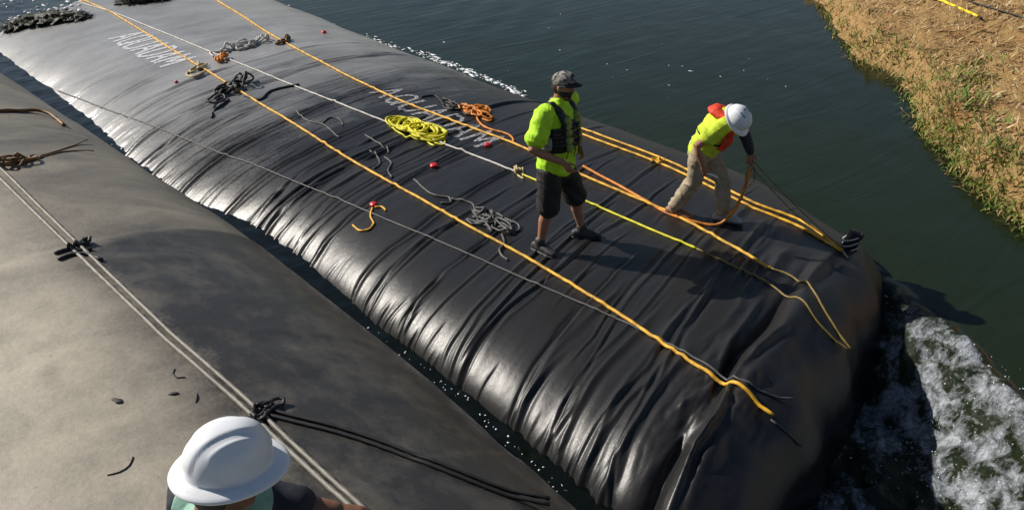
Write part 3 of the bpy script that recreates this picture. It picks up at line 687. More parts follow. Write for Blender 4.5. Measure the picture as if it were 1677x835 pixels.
for i, (px, py, lab) in enumerate([(711, 273, 'red plastic clip in the open between white and near yellow ropes'), (799, 239, 'red plastic clip under the last printed letter'), (530, 54, 'red plastic clip far off by the river edge'), (289, 136, 'small faded red clip near the cream rope loop')]):
    chip(px, py, .05 if i < 3 else .03, .06 if i < 3 else .03, .03, .5 + i, 'red_plastic', 'red_clip', lab, 'clip')
# tied corner with a striped line bundle
tc = empty('line_bundle', hit(1384, 408), 'black bundle wound with white line at the tied corner of the tube', 'rope bundle')
cb = hit(1384, 404) + Vector((.06, -.02, .02))
v = []; f = []
body = [cb + Vector((0, 0, -.14)), cb + Vector((.01, 0, -.02)), cb + Vector((.02, -.02, .08)), cb + Vector((.03, -.03, .14))]
tube(catmull(body, .01), .075, n=14, lobes=5, pitch=.5, depth=.12, v=v, f=f); adopt(link('bundle', mesh('bundle', v, f), M['strap_black']), tc)
for k in range(3):
    ring = []
    for j in range(19):
        a = j / 18 * 6.28; ring.append(cb + Vector((.088 * math.cos(a) + .006 * k, .088 * math.sin(a), -.05 + .065 * k + .045 * math.cos(a + 1.2))))
    rope_obj('white_turn', [catmull(ring, .02)], .008, 'rope_white', parent=tc)
rope_obj('tail', [lay([(1352, 398), (1366, 405), (1380, 414), (1388, 424)], .012, taut=False)], .012, 'rope_cream', parent=tc)

# near tube: paired light lines, dark knot, straw tangle, dark paired rope
nr = empty('double_rope', hit(250, 530, near_bvh), 'pair of pale grey ropes running along the dusty near tube', 'rope')
for dx, dy in ((-5, 3), (6, -4)):
    rope_obj('strand', [lay([(-20 + dx, 268 + dy), (60 + dx, 345 + dy), (125 + dx, 408 + dy), (250 + dx, 528 + dy), (330 + dx, 600 + dy), (402 + dx, 664 + dy), (480 + dx, 738 + dy), (590 + dx, 838 + dy), (640 + dx, 885 + dy)], .0155, near_bvh)], .0155, 'rope_lgrey', parent=nr)
kn = empty('cross_knot', hit(127, 408, near_bvh), 'dark knot tied across the pale paired ropes', 'knot')
rope_obj('knot', [tangle(hit(129, 406, near_bvh) + Vector((0, 0, .03)), 4, .10, .3, .03, 31, .014, near_bvh)], .014, 'rope_black', parent=kn)
for pxs in ([(90, 417), (112, 410), (130, 412), (152, 410)], [(96, 427), (118, 419), (140, 418), (168, 428)]):
    rope_obj('loose_end', [lay(pxs, .015, near_bvh)], .015, 'rope_black', parent=kn)
st = heap('rope_heap', 18, 268, 9, .24, .4, .04, 32, .011, 'rope_brown', 'frayed brown rope tangle at the left edge of the near tube', near_bvh, tails=[[(20, 272), (45, 266), (70, 258)]])
rope_obj('thin_cord', [lay([(68, 258), (100, 250), (130, 248), (155, 252)], .007, near_bvh), lay([(66, 256), (100, 246), (145, 234)], .006, near_bvh)], .007, 'rope_brown', 'thin brown cord trailing from the frayed tangle on near tube', 'cord')
rope_obj('dark_rope', [lay([(-8, 184), (30, 184), (58, 185), (84, 193), (106, 208)], .022, near_bvh)], .022, 'rope_brown', 'thick dark brown rope across the far end of the near tube', 'rope')
bp = empty('double_rope', hit(600, 720, near_bvh), 'paired black ropes crossing the near tube from behind the hard hat', 'rope')
for dy in (0, 9):
    rope_obj('strand', [lay([(425, 668 + dy), (470, 680 + dy), (560, 703 + dy), (640, 730 + dy), (720, 760 + dy), (820, 800 + dy), (900, 830 + dy)], .013, near_bvh)], .013, 'rope_black', parent=bp)
heap('rope_heap', 436, 676, 6, .12, .2, .02, 33, .012, 'rope_black', 'black knot right behind the crown of the foreground hard hat', near_bvh)
for i, (px, py, w, l, a, lab) in enumerate([(192, 656, .02, .045, .4, 'dark leaf shaped scrap left of the foreground hard hat'), (284, 645, .012, .035, 1.2, 'small dark twig scrap above left of the foreground hard hat'), (322, 652, .006, .05, -.5, 'thin dark sliver between twig scrap and paired ropes'), (103, 205, .03, .04, .3, 'dark clod under the thick brown rope end')]):
    chip(px, py, w, l, .008, a, 'scrap', 'scrap', lab, 'debris', bvh=near_bvh)
for pxs, lab in (([(286, 604), (283, 612), (290, 619), (303, 618)], 'curled dark fibre scrap just below the paired pale ropes'), ([(218, 748), (212, 762), (196, 773), (176, 778)], 'curved dark fibre scrap left of the hat brim')):
    rope_obj('fibre_scrap', [lay(pxs, .004, near_bvh, taut=False)], .004, 'scrap', lab, 'debris')

# ------------------------------------------------------------------ weed clumps at the drowned far end
Z_UP = Vector((0, 0, 1))
def clump(name, pxs, rad, label, seed):
    q_ = random.Random(seed); v = []; f = []
    for (px, py, s_) in pxs:
        c0 = hit(px, py, None, -.34)
        bm = bmesh.new(); bmesh.ops.create_icosphere(bm, subdivisions=3, radius=1)
        for vv in bm.verts:
            d = 1 + .35 * float(vnoise(vv.co.x * 2.3 + seed, vv.co.y * 2.3 + vv.co.z * 1.7, seed)) + .2 * q_.uniform(-1, 1)
            vv.co = Vector((vv.co.x * rad * s_ * d, vv.co.y * rad * s_ * d, vv.co.z * rad * .38 * s_ * d)) + c0
        k = len(v); bm.verts.ensure_lookup_table(); v += [w_.co.copy() for w_ in bm.verts]; f += [tuple(x.index + k for x in p.verts) for p in bm.faces]; bm.free()
    e = empty(name, atz(pxs[0][0], pxs[0][1], -.5), label, 'weed clump')
    for k in range(900):
        px, py, s_ = q_.choice(pxs); c0 = hit(px, py, None, -.34); a = q_.uniform(0, 6.28); rr = rad * s_ * q_.uniform(.2, 1.05)
        b = c0 + Vector((rr * math.cos(a), rr * math.sin(a), rad * .38 * s_ * math.sqrt(max(0, 1.1 - (rr / rad / s_) ** 2)) - .02)); a2 = a + q_.gauss(0, .8); ln = q_.uniform(.06, .22)
        d = Vector((math.cos(a2), math.sin(a2), q_.uniform(-.2, .5))).normalized(); w_ = d.cross(Z_UP).normalized() * q_.uniform(.008, .02); k_ = len(v)
        v += [b - w_, b + w_, b + d * ln]; f.append((k_, k_ + 1, k_ + 2))
    adopt(link('mat', mesh('mat', v, f), M['algae'], smooth_shade=False), e)
    v = []; f = []
    for k in range(46):
        px, py, s_ = q_.choice(pxs); c0 = hit(px + q_.gauss(0, 7), py + q_.gauss(-3, 4), None, -.3) + Vector((0, 0, .15))
        bm = bmesh.new(); bmesh.ops.create_icosphere(bm, subdivisions=1, radius=q_.uniform(.012, .045))
        kk = len(v); v += [Vector((w_.co.x * 1.3, w_.co.y, w_.co.z * .6)) + c0 for w_ in bm.verts]; bm.verts.index_update(); f += [tuple(x.index + kk for x in p.verts) for p in bm.faces]; bm.free()
    o = adopt(link('foam', mesh('foam', v, f), M['foam']), e); o['kind'] = 'stuff'
clump('weed_clump', [(40, 40, 1.0), (60, 36, 1.1), (80, 34, 1.1), (100, 31, 1.1), (118, 30, .9), (132, 31, .6), (22, 46, .7)], .34, 'long dark weed clump washed onto the far left corner of the tube', 3)
clump('weed_clump', [(218, 4, 1.0), (236, 1, 1.1), (255, 0, .9)], .30, 'short dark weed clump touching the top edge of the picture', 5)

# ------------------------------------------------------------------ flecks of foam on the water lines, and spray at the drop
def flecks(name, pts, label):
    ico = bmesh.new(); bmesh.ops.create_icosphere(ico, subdivisions=1, radius=1); ico.verts.ensure_lookup_table(); ico.verts.index_update()
    bv = np.array([q_.co[:] for q_ in ico.verts]); bf = np.array([[x.index for x in p.verts] for p in ico.faces]); ico.free()
    V_ = []; F_ = []
    for i, (p, sx, sy, sz, a) in enumerate(pts):
        w_ = bv * (1 + .3 * rng.standard_normal((len(bv), 1))) * [sx, sy, sz]
        V_.append(np.stack([w_[:, 0] * math.cos(a) - w_[:, 1] * math.sin(a), w_[:, 0] * math.sin(a) + w_[:, 1] * math.cos(a), w_[:, 2]], 1) + np.array(p)); F_.append(bf + i * len(bv))
    o = link(name, mesh(name, np.concatenate(V_).tolist(), np.concatenate(F_).tolist()), M['foam']); tag(o, label, 'foam', kind='stuff'); return o
def wz_at(x, y):
    i = min(max(np.searchsorted(wx, x) - 1, 0), len(wx) - 1); j = min(max(np.searchsorted(wy, y) - 1, 0), len(wy) - 1); return float(Wz[i, j])
pts = []
def along(poly, n, spread, smin, smax, flat=.35):
    for k in range(n):
        i = rnd.randrange(len(poly) - 1); t_ = rnd.random()
        x = poly[i][0] * (1 - t_) + poly[i + 1][0] * t_ + rnd.gauss(0, spread); y = poly[i][1] * (1 - t_) + poly[i + 1][1] * t_ + rnd.gauss(0, spread * .6)
        p = atz(x, y, -.5); s_ = rnd.uniform(smin, smax) * (1 if rnd.random() < .85 else 1.7)
        s_ *= rnd.choice([.3, .4, .5, .6, .8, 1.1]); pts.append((Vector((p.x, p.y, wz_at(p.x, p.y) + .002)), s_ * rnd.uniform(1.0, 3.2), s_ * rnd.uniform(.6, 1), s_ * flat, rnd.uniform(-.5, .5) + 1.9))
along([(440, 5), (520, 42), (600, 68), (650, 82)], 90, 5, .012, .034)
along([(600, 68), (690, 92), (730, 108)], 120, 4, .014, .036)
along([(730, 108), (800, 133), (860, 160)], 154, 4, .012, .035)
along([(960, 208), (1010, 228), (1070, 255)], 88, 4, .010, .025)
along([(1230, 338), (1260, 342), (1310, 360)], 16, 6, .008, .016)
along([(0, 15), (120, 5), (200, 0)], 60, 12, .02, .05)
along([(500, 20), (900, 60), (1200, 140)], 26, 60, .008, .018)
flecks('river_foam', pts, 'white foam flecks along the river edge of the black tube')
pts = []
for k in range(110):
    poly = [(160, 205), (250, 290), (330, 345), (430, 415), (540, 500), (640, 560), (760, 650), (860, 745), (930, 800)]
    i = rnd.randrange(len(poly) - 1); t_ = rnd.random(); off = abs(rnd.gauss(0, 1))
    x = poly[i][0] * (1 - t_) + poly[i + 1][0] * t_ - off * 7 + 6; y = poly[i][1] * (1 - t_) + poly[i + 1][1] * t_ + off * 7
    p = atz(x, y, -.43); s_ = rnd.uniform(.002, .009) * (1.8 if p.y > 8 else 1)
    pts.append((Vector((p.x, p.y, wz_at(p.x, p.y) + .004)), s_ * rnd.uniform(1, 1.8), s_, s_ * .5, rnd.uniform(0, 3)))
flecks('channel_foam', pts, 'small bright foam drops in the dark channel between the tubes')
pts = []
for k in range(260):
    if k % 4 == 0:
        y = rnd.uniform(1.0, 3.2); x = float(np.interp(y, [0.6, 1.42, 2.02, 2.79, 3.26], [6.15, 6.88, 7.38, 7.75, 7.95])) + rnd.gauss(-.22, .09)
    else:
        c0 = rnd.choice([(6.5, 2.0), (5.9, 1.6), (6.9, 1.9), (6.2, 1.2), (6.4, 1.7)]); x, y = c0[0] + rnd.gauss(0, .38), c0[1] + rnd.gauss(0, .28)
    s_ = rnd.uniform(.002, .007)
    pts.append((Vector((x, y, wz_at(x, y) + abs(rnd.gauss(0, .03)))), s_ * rnd.uniform(1, 1.6), s_, s_ * .8, rnd.uniform(0, 3)))
flecks('spray', pts, 'white spray thrown up where the river pours round the tube end')

# ------------------------------------------------------------------ things on the far bank
def bank_pt(px, py): return hit(px, py, bank_bvh, .5)
a, b = bank_pt(1515, -6), bank_pt(1601, 31)
po = empty('survey_pole', a, 'bright yellow pole lying on the straw bank', 'pole')
rope_obj('pole', [catmull([a + Vector((0, 0, .05)), b + Vector((0, 0, .04))], .3)], .028, 'yellow_pole', parent=po, lobes=0)
rope_obj('tip', [catmull([b + Vector((0, 0, .04)), b + (b - a).normalized() * .12 + Vector((0, 0, .035))], .05)], .020, 'strap_black', parent=po, lobes=0)
rope_obj('bank_cable', [catmull([bank_pt(x, y) + Vector((0, 0, .03)) for x, y in [(1565, -6), (1590, 6), (1630, 18), (1677, 33), (1700, 42)]], .1)], .014, 'rope_black', 'thin dark cable over the bank behind the yellow pole', 'cable')
c0 = bank_pt(1600, -3); tb = empty('tarp_bundle', c0, 'dark blue bundle cut by the top edge on the bank', 'bundle')
for k, (dx, m_) in enumerate(((-.28, 'tarp_blue'), (.12, 'tarp_blue'), (.42, 'navy'))):
    bm = bmesh.new(); bmesh.ops.create_icosphere(bm, subdivisions=3, radius=1)
    for vv in bm.verts:
        d = 1 + .25 * float(vnoise(vv.co.x * 2 + k * 5, vv.co.y * 2 + vv.co.z * 2, 7)); vv.co = Vector((vv.co.x * .28 * d, vv.co.y * .24 * d, vv.co.z * .12 * d)) + c0 + HRT * dx + Vector((0, 0, .15)) + HFW * .1
    me_ = bpy.data.meshes.new('fold'); bm.to_mesh(me_); bm.free(); adopt(link('fold', me_, M[m_]), tb)

# ------------------------------------------------------------------ people
PENDING = []
f1_ref = Vector((1, 0, 0))
def loft(points, radii, side=None, depth=None, n=16, caps=True):
    """closed tube through points; radii (a along side, b along depth) or one number; frame fixed if side and depth given"""
    v = []; f = []
    pts_ = [Vector(p) for p in points]; rad = [(r_, r_) if isinstance(r_, (int, float)) else r_ for r_ in radii]
    L = len(pts_); fr = []
    for i in range(L):
        if side is not None and depth is not None: fr.append((side.normalized(), depth.normalized())); continue
        d = (pts_[min(i + 1, L - 1)] - pts_[max(i - 1, 0)]).normalized()
        ov = (pts_[-1] - pts_[0]).normalized()
        s_ = side if side is not None else (Vector((0, 0, 1)) if abs(ov.z) < .45 else f1_ref)
        s_ = (s_ - d * s_.dot(d)).normalized(); fr.append((s_, d.cross(s_)))
    seq = [(p, r_, q_) for p, r_, q_ in zip(pts_, rad, fr)]
    if caps:
        d0 = (pts_[0] - pts_[1]).normalized(); d1 = (pts_[-1] - pts_[-2]).normalized(); m0 = min(rad[0]); m1 = min(rad[-1])
        seq = [(pts_[0] + d0 * m0 * .7, (rad[0][0] * .45, rad[0][1] * .45), fr[0]), (pts_[0] + d0 * m0 * .4, (rad[0][0] * .8, rad[0][1] * .8), fr[0])] + seq + \
              [(pts_[-1] + d1 * m1 * .4, (rad[-1][0] * .8, rad[-1][1] * .8), fr[-1]), (pts_[-1] + d1 * m1 * .7, (rad[-1][0] * .45, rad[-1][1] * .45), fr[-1])]
    for p, (a, b), (s_, dd) in seq:
        for j in range(n):
            an = 2 * math.pi * j / n; v.append(p + s_ * a * math.cos(an) + dd * b * math.sin(an))
    for i in range(len(seq) - 1):
        for j in range(n): f.append((i * n + j, i * n + (j + 1) % n, (i + 1) * n + (j + 1) % n, (i + 1) * n + j))
    f.append(tuple(reversed(range(n)))); f.append(tuple((len(seq) - 1) * n + j for j in range(n)))
    return v, f
def blob(c0, s_, d_, u_, a, b, h, seg=14):
    """ellipsoid in a frame"""
    bm = bmesh.new(); bmesh.ops.create_uvsphere(bm, u_segments=seg, v_segments=seg // 2 + 2, radius=1)
    bm.verts.index_update()
    v = [c0 + s_ * q_.co.x * a + d_ * q_.co.y * b + u_ * q_.co.z * h for q_ in bm.verts]; f = [tuple(x.index for x in p.verts) for p in bm.faces]; bm.free()
    return v, f
def merge(parts):
    v = []; f = []
    for pv, pf in parts:
        k = len(v); v += pv; f += [tuple(i + k for i in q_) for q_ in pf]
    return v, f
def fused(name, parts, mat, parent, voxel=.01, it=6, wr=0.0, wscale=9.0, fac=.5):
    v, f = merge(parts); me_ = mesh(name, v, f)
    bm = bmesh.new(); bm.from_mesh(me_); bmesh.ops.recalc_face_normals(bm, faces=bm.faces); bm.to_mesh(me_); bm.free()
    o = link(name, me_, M[mat]); adopt(o, parent)
    m_ = o.modifiers.new('fuse', 'REMESH'); m_.mode = 'VOXEL'; m_.voxel_size = voxel; m_.use_smooth_shade = True
    if it: m_ = o.modifiers.new('soft', 'SMOOTH'); m_.factor = fac; m_.iterations = it
    PENDING.append((o, wr, wscale)); return o
def flush():
    bpy.context.view_layer.update(); dg = bpy.context.evaluated_depsgraph_get()
    new = [(o, bpy.data.meshes.new_from_object(o.evaluated_get(dg)), wr, ws) for o, wr, ws in PENDING]
    for o, me_, wr, ws in new:
        o.modifiers.clear(); o.data = me_
        n = len(me_.vertices); co = np.zeros(n * 3, np.float32); me_.vertices.foreach_get('co', co); co = co.reshape(-1, 3).astype(float)
        if wr and n:
            no = np.zeros(n * 3, np.float32); me_.vertices.foreach_get('normal', no); no = no.reshape(-1, 3)
            x, y, z = co.T * ws
            h = fbm(x + .6 * z, y - .8 * z, 3, 5) * .6 + (1 - 2 * np.abs(vnoise(x * .8 + z * 1.1, y * .8 - z * .5, 9))) * .5
            co = co + no * (h * wr)[:, None]
            me_.vertices.foreach_set('co', co.reshape(-1).astype(np.float32)); me_.update()
        me_.polygons.foreach_set('use_smooth', [True] * len(me_.polygons))
    PENDING.clear()
def hand(wrist, d, nrm, thumb, curl=.5, s=1.0):
    """palm and five fingers; d finger direction, nrm the way fingers curl, thumb the thumb side"""
    d = d.normalized(); thumb = (thumb - d * thumb.dot(d)).normalized(); nrm = d.cross(thumb) * (1 if d.cross(thumb).dot(nrm) > 0 else -1)
    kn_ = wrist + d * .085 * s
    parts = [loft([wrist - d * .03 * s, wrist, wrist + d * .045 * s, kn_], [(.026 * s, .020 * s), (.027 * s, .019 * s), (.040 * s, .016 * s), (.039 * s, .013 * s)], thumb, nrm)]
    for i, ln in enumerate((.072, .082, .076, .060)):
        b = kn_ + thumb * (.030 - .020 * i) * s; dd = (d + thumb * (.10 - .07 * i)).normalized(); p = [b - d * .012 * s]; c_ = curl * (.8 + .15 * i)
        cur = b.copy(); p.append(cur.copy())
        for k, fr_ in enumerate((.45, .32, .23)):
            a = c_ * (k + .6) * .75; cur = cur + (dd * math.cos(a) + nrm * math.sin(a)) * ln * fr_ * s; p.append(cur.copy())
        parts.append(loft(p, [.0098 * s, .0098 * s, .009 * s, .0082 * s, .007 * s], n=8))
    b = wrist + d * .025 * s + thumb * .028 * s
    p = [b, b + (d * .55 + thumb * .75 + nrm * .15).normalized() * .036 * s]; p.append(p[-1] + (d * .85 + thumb * .25 + nrm * .4).normalized() * .03 * s); p.append(p[-1] + (d * .9 + nrm * .45).normalized() * .022 * s)
    parts.append(loft(p, [.014 * s, .012 * s, .0105 * s, .008 * s], n=8))
    return parts
def head_parts(c0, fw, up, s=1.0):
    """skull, jaw, nose, ears, lips, brow; c0 at ear height"""
    fw = (fw - up * fw.dot(up)).normalized(); sd = fw.cross(up)
    R_ = [(-.115, .034, .040, .050), (-.10, .050, .058, .038), (-.075, .062, .078, .020), (-.04, .070, .092, .008), (0, .076, .100, 0), (.045, .078, .103, -.004), (.08, .071, .093, -.006), (.105, .050, .066, -.008), (.118, .024, .032, -.008)]
    P_ = [loft([c0 + up * z * s + fw * o * s for z, a, b, o in R_], [(a * s, b * s) for z, a, b, o in R_], sd, fw)]
    P_.append(loft([c0 + fw * .094 * s + up * .022 * s, c0 + fw * .108 * s - up * .004 * s, c0 + fw * .118 * s - up * .026 * s], [.008 * s, .011 * s, .014 * s], n=10))
    P_.append(blob(c0 + fw * .090 * s - up * .062 * s, sd, fw, up, .026 * s, .014 * s, .011 * s, 10))
    P_.append(blob(c0 + fw * .088 * s + up * .040 * s, sd, fw, up, .052 * s, .015 * s, .010 * s, 10))
    for k in (-1, 1):
        P_.append(blob(c0 + sd * k * .080 * s - fw * .005 * s - up * .008 * s, sd, fw, up, .010 * s, .020 * s, .032 * s, 10))
    return P_
def eyes(c0, fw, up, parent):
    sd = fw.cross(up)
    for k in (-1, 1):
        e = c0 + fw * .091 + up * .016 + sd * k * .032
        v, f = blob(e, sd, fw, up, .013, .009, .009, 10); adopt(link('eye', mesh('eye', v, f), M['white_plastic']), parent)
def hard_hat(c0, fw, up, parent, brim=.045, a=.118, b=.142, h=.135, vents=True, front=.02):
    """shell with raised centre band and side ribs, rolled brim, dark vents; c0 in the brim plane"""
    fw = (fw - up * fw.dot(up)).normalized(); sd = fw.cross(up)
    NA, ND = 96, 34; rows = []
    prof_ = []
    for i in range(ND): prof_.append(('d', math.pi / 2 * (1 - i / (ND - 1))))
    pts_ = []
    def W(x, y, z): return c0 + sd * x + fw * y + up * z
    for kind, ph in prof_:
        r_ = []
        for j in range(NA):
            an = 2 * math.pi * j / NA
            cx_, cy_ = math.cos(an), math.sin(an)
            k = math.cos(ph) ** .80
            x, y, z = a * cx_ * k, b * cy_ * k, h * math.sin(ph) ** .92
            band = float(smooth(.046, .034, abs(x)) if False else 1 - smooth(.030, .042, abs(x))) * float(smooth(.02, .05, z)) * (1 - .0)
            rib = math.exp(-((abs(x) - .066) / .007) ** 2) * float(smooth(.05, .075, z)) * float(1 - smooth(.07, .09, abs(y)))
            off = 1 + .055 * band + .045 * rib
            x2, y2, z2 = x * (1 + .02 * band), y * (1 + .035 * band), z * off
            r_.append(W(x2, y2, z2))
        rows.append(r_)
    for t_, dz in ((.15, -.001), (.4, -.004), (.7, -.008), (.92, -.013), (1.0, -.018), (.97, -.023), (.85, -.019), (.5, -.011), (.05, -.006)):
        r_ = []
        for j in range(NA):
            an = 2 * math.pi * j / NA; cx_, cy_ = math.cos(an), math.sin(an)
            bw = brim + (front * max(0, cy_) ** 2)
            r_.append(W((a + bw * t_) * cx_, (b + bw * t_) * cy_, dz - .010 * t_ * max(0, cy_) ** 2))
        rows.append(r_)
    for ph in (0.0, .5, 1.0, 1.4):                               # inside of the shell
        rows.append([W((a - .006) * math.cos(2 * math.pi * j / NA) * math.cos(ph), (b - .006) * math.sin(2 * math.pi * j / NA) * math.cos(ph), (h - .008) * math.sin(ph) - .004) for j in range(NA)])
    v = [p for r_ in rows for p in r_]; f = []
    for i in range(len(rows) - 1):
        for j in range(NA): f.append((i * NA + j, (i + 1) * NA + j, (i + 1) * NA + (j + 1) % NA, i * NA + (j + 1) % NA))
    o = adopt(link('hard_hat', mesh('hard_hat', v, f), M['hat_white']), parent)
    if vents:
        for x, y, l_ in ((-.052, .0, .020), (.052, .0, .020), (.0, -.045, .016), (-.05, -.04, .012), (.05, -.04, .012)):
            zz = h * math.sqrt(max(0, 1 - (x / a) ** 2 - (y / b) ** 2)) ** .92
            nn = (sd * (x / a / a) + fw * (y / b / b) + up * (zz / h / h)).normalized(); p = W(x, y, zz) + nn * (.009 if abs(x) < .04 else .0045)
            ff_ = (fw - nn * fw.dot(nn)).normalized(); ss_ = ff_.cross(nn)
            v, f = blob(p, ss_, ff_, nn, .0065, l_, .004, 10); q_ = link('vent', mesh('vent', v, f), M['hat_vent']); q_.parent = o
    return o
def subpart(o, part):
    o.parent = part; o.matrix_parent_inverse = Matrix.Identity(4); return o
Z = Vector((0, 0, 1))
def foot(ank, fdir, ground, s=1.0, h=.0):
    """shoe form from heel to toe"""
    sd = fdir.cross(Z)
    b = Vector((ank.x, ank.y, ground))
    return [loft([b - fdir * .075 * s + Z * .045, b - fdir * .02 * s + Z * .055, b + fdir * .06 * s + Z * .048, b + fdir * .13 * s + Z * .036, b + fdir * .175 * s + Z * .030],
                 [(.036 * s, .045), (.040 * s, .055), (.045 * s, .048), (.047 * s, .036), (.036 * s, .027)], sd, Z),
            loft([b + Z * .05, b + Z * (.13 + h)], [(.045 * s, .05 * s), (.047 * s, .052 * s)], sd, fdir)]
def sole(ank, fdir, ground, s=1.0):
    sd = fdir.cross(Z); b = Vector((ank.x, ank.y, ground + .012))
    return [loft([b - fdir * .085 * s, b - fdir * .02 * s, b + fdir * .06 * s, b + fdir * .14 * s, b + fdir * .185 * s], [(.038 * s, .014), (.042 * s, .014), (.048 * s, .014), (.050 * s, .014), (.036 * s, .014)], sd, Z)]

# ---- the man standing in the middle of the tube
g0 = hit(925, 402); f1 = Vector((.36, -.93, 0)).normalized(); r1 = Vector((f1.y, -f1.x, 0)); G = g0.z
aR, aL = hit(884, 411), hit(952, 388)
B = Vector(((aR.x + aL.x) / 2, (aR.y + aL.y) / 2 + .02, G)) - HRT * .06
man = empty('person', B, 'man in bright green shirt, black life vest, dark shorts and cap, standing', 'person')
def L1(r_, f_, z): return B + r1 * r_ * 1.22 + f1 * f_ * 1.18 + Z * z * 1.01
aR = Vector((aR.x, aR.y, aR.z + .09)); aL = Vector((aL.x, aL.y, aL.z + .09))
hR, hL = L1(.10, -.01, .90), L1(-.10, -.01, .90)
kR = hR.lerp(aR, .52) + f1 * .045; kL = hL.lerp(aL, .52) + f1 * .045
shR, shL = L1(.205, -.01, 1.475), L1(-.205, .0, 1.475)
elR, elL = L1(.37, -.03, 1.19), L1(-.33, -.10, 1.20)
wrR, wrL = L1(.235, .185, 1.055), L1(-.20, .10, 1.02)
hc = L1(0, .045, 1.69); hf = (HRT * .86 - HFW * .50).normalized(); hup = (Z + hf * .16).normalized()
bp_ = [loft([hR, hR.lerp(kR, .5), kR, kR.lerp(aR, .35) - f1 * .012, aR.lerp(kR, .18), aR - Z * .05], [.092, .078, .058, .060, .040, .038]),
       loft([hL, hL.lerp(kL, .5), kL, kL.lerp(aL, .35) - f1 * .012, aL.lerp(kL, .18), aL - Z * .05], [.092, .078, .058, .060, .040, .038]),
       loft([L1(0, 0, .86), L1(0, 0, 1.0), L1(0, .01, 1.15), L1(0, 0, 1.32), L1(0, 0, 1.45), L1(0, 0, 1.52)], [(.15, .11), (.165, .125), (.165, .125), (.18, .115), (.17, .095), (.08, .065)], r1, f1),
       loft([L1(0, .0, 1.48), L1(0, .025, 1.63)], [.06, .055]),
       loft([shR, shR.lerp(elR, .5), elR, elR.lerp(wrR, .3), wrR], [.062, .054, .046, .045, .029]), loft([shL, shL.lerp(elL, .5), elL, elL.lerp(wrL, .3), wrL], [.062, .054, .046, .045, .029])]
bp_ += hand(wrR, (wrR - elR).normalized() * .6 - Z * .6 + f1 * .1, -r1, f1 * .8 + Z * .5, .55) + hand(wrL, (wrL - elL) * .8 + f1 * .05 - Z * .1, r1, Z, .5)
bp_ += head_parts(hc, hf, hup)
for an_, fd in ((aR, (f1 + r1 * .25).normalized()), (aL, (f1 - r1 * .45).normalized())): bp_ += [loft([Vector((an_.x, an_.y, an_.z - .03)), Vector((an_.x, an_.y, an_.z - .045)) + fd * .10], [.03, .025])]
fused('body', bp_, 'skin', man, .0065, 4)
fused('shirt', [loft([L1(0, 0, .88), L1(0, .0, .96), L1(0, .015, 1.08), L1(0, .015, 1.20), L1(0, .0, 1.34), L1(0, -.005, 1.44), L1(0, .0, 1.515), L1(0, .01, 1.545)], [(.230, .182), (.230, .182), (.225, .185), (.225, .180), (.240, .168), (.232, .140), (.135, .088), (.078, .070)], r1, f1),
                loft([shR - r1 * .05 + Z * .005, shR + r1 * .015, shR.lerp(elR, .35), shR.lerp(elR, .70)], [.095, .098, .096, .106]), loft([shL + r1 * .05 + Z * .005, shL - r1 * .015, shL.lerp(elL, .35), shL.lerp(elL, .70)], [.095, .098, .096, .106])], 'hivis_green', man, .008, 3, .015, 11)
fused('shorts', [loft([L1(0, 0, .95), L1(0, -.005, .86), L1(0, -.005, .79)], [(.205, .150), (.212, .160), (.205, .155)], r1, f1), loft([hR - Z * .03, hR.lerp(kR, .5), kR + Z * .0], [.122, .122, .116]), loft([hL - Z * .03, hL.lerp(kL, .5), kL + Z * .0], [.122, .122, .116])], 'black_cloth', man, .009, 3, .015, 11)
for an_, fd in ((aR, (f1 + r1 * .25).normalized()), (aL, (f1 - r1 * .45).normalized())):
    sh = fused('shoe', foot(an_, fd, an_.z - .09, 1.08), 'shoe_dark', man, .007, 3); subpart(fused('sole', sole(an_, fd, an_.z - .095, 1.08), 'shoe_dark', man, .006, 2), sh)
# life vest: dark shell, quilted front panels, three belts, buckles, grey side pocket
vest = fused('life_vest', [loft([L1(0, .004, 1.10), L1(0, .008, 1.17), L1(0, .006, 1.25), L1(0, .004, 1.31)], [(.246, .202), (.250, .206), (.250, .202), (.244, .188)], r1, f1),
                           loft([L1(.0, -.135, 1.25), L1(0, -.14, 1.36), L1(0, -.12, 1.46)], [(.15, .03), (.14, .03), (.11, .03)], r1, f1),
                           loft([L1(.095, .135, 1.26), L1(.10, .125, 1.38), L1(.105, .075, 1.475), L1(.10, .0, 1.535), L1(.095, -.09, 1.50), L1(.09, -.14, 1.40)], [(.062, .035)] * 2 + [(.052, .03)] * 4, r1),
                           loft([L1(-.095, .135, 1.26), L1(-.10, .125, 1.38), L1(-.105, .075, 1.475), L1(-.10, .0, 1.535), L1(-.095, -.09, 1.50), L1(-.09, -.14, 1.40)], [(.062, .035)] * 2 + [(.052, .03)] * 4, r1)], 'strap_black', man, .008, 4)
for k in (-1, 1):
    for z0, z1 in ((1.115, 1.165), (1.19, 1.24), (1.265, 1.315), (1.335, 1.42)):
        subpart(fused('front_panel', [loft([L1(k * .085, .166 - (z0 - 1.1) * .10, z0), L1(k * .085, .174 - (z1 - 1.1) * .12, (z0 + z1) / 2), L1(k * .085, .166 - (z1 - 1.1) * .12, z1)], [(.062, .030)] * 3, r1, f1)], 'vest_panel', man, .007, 3), vest)
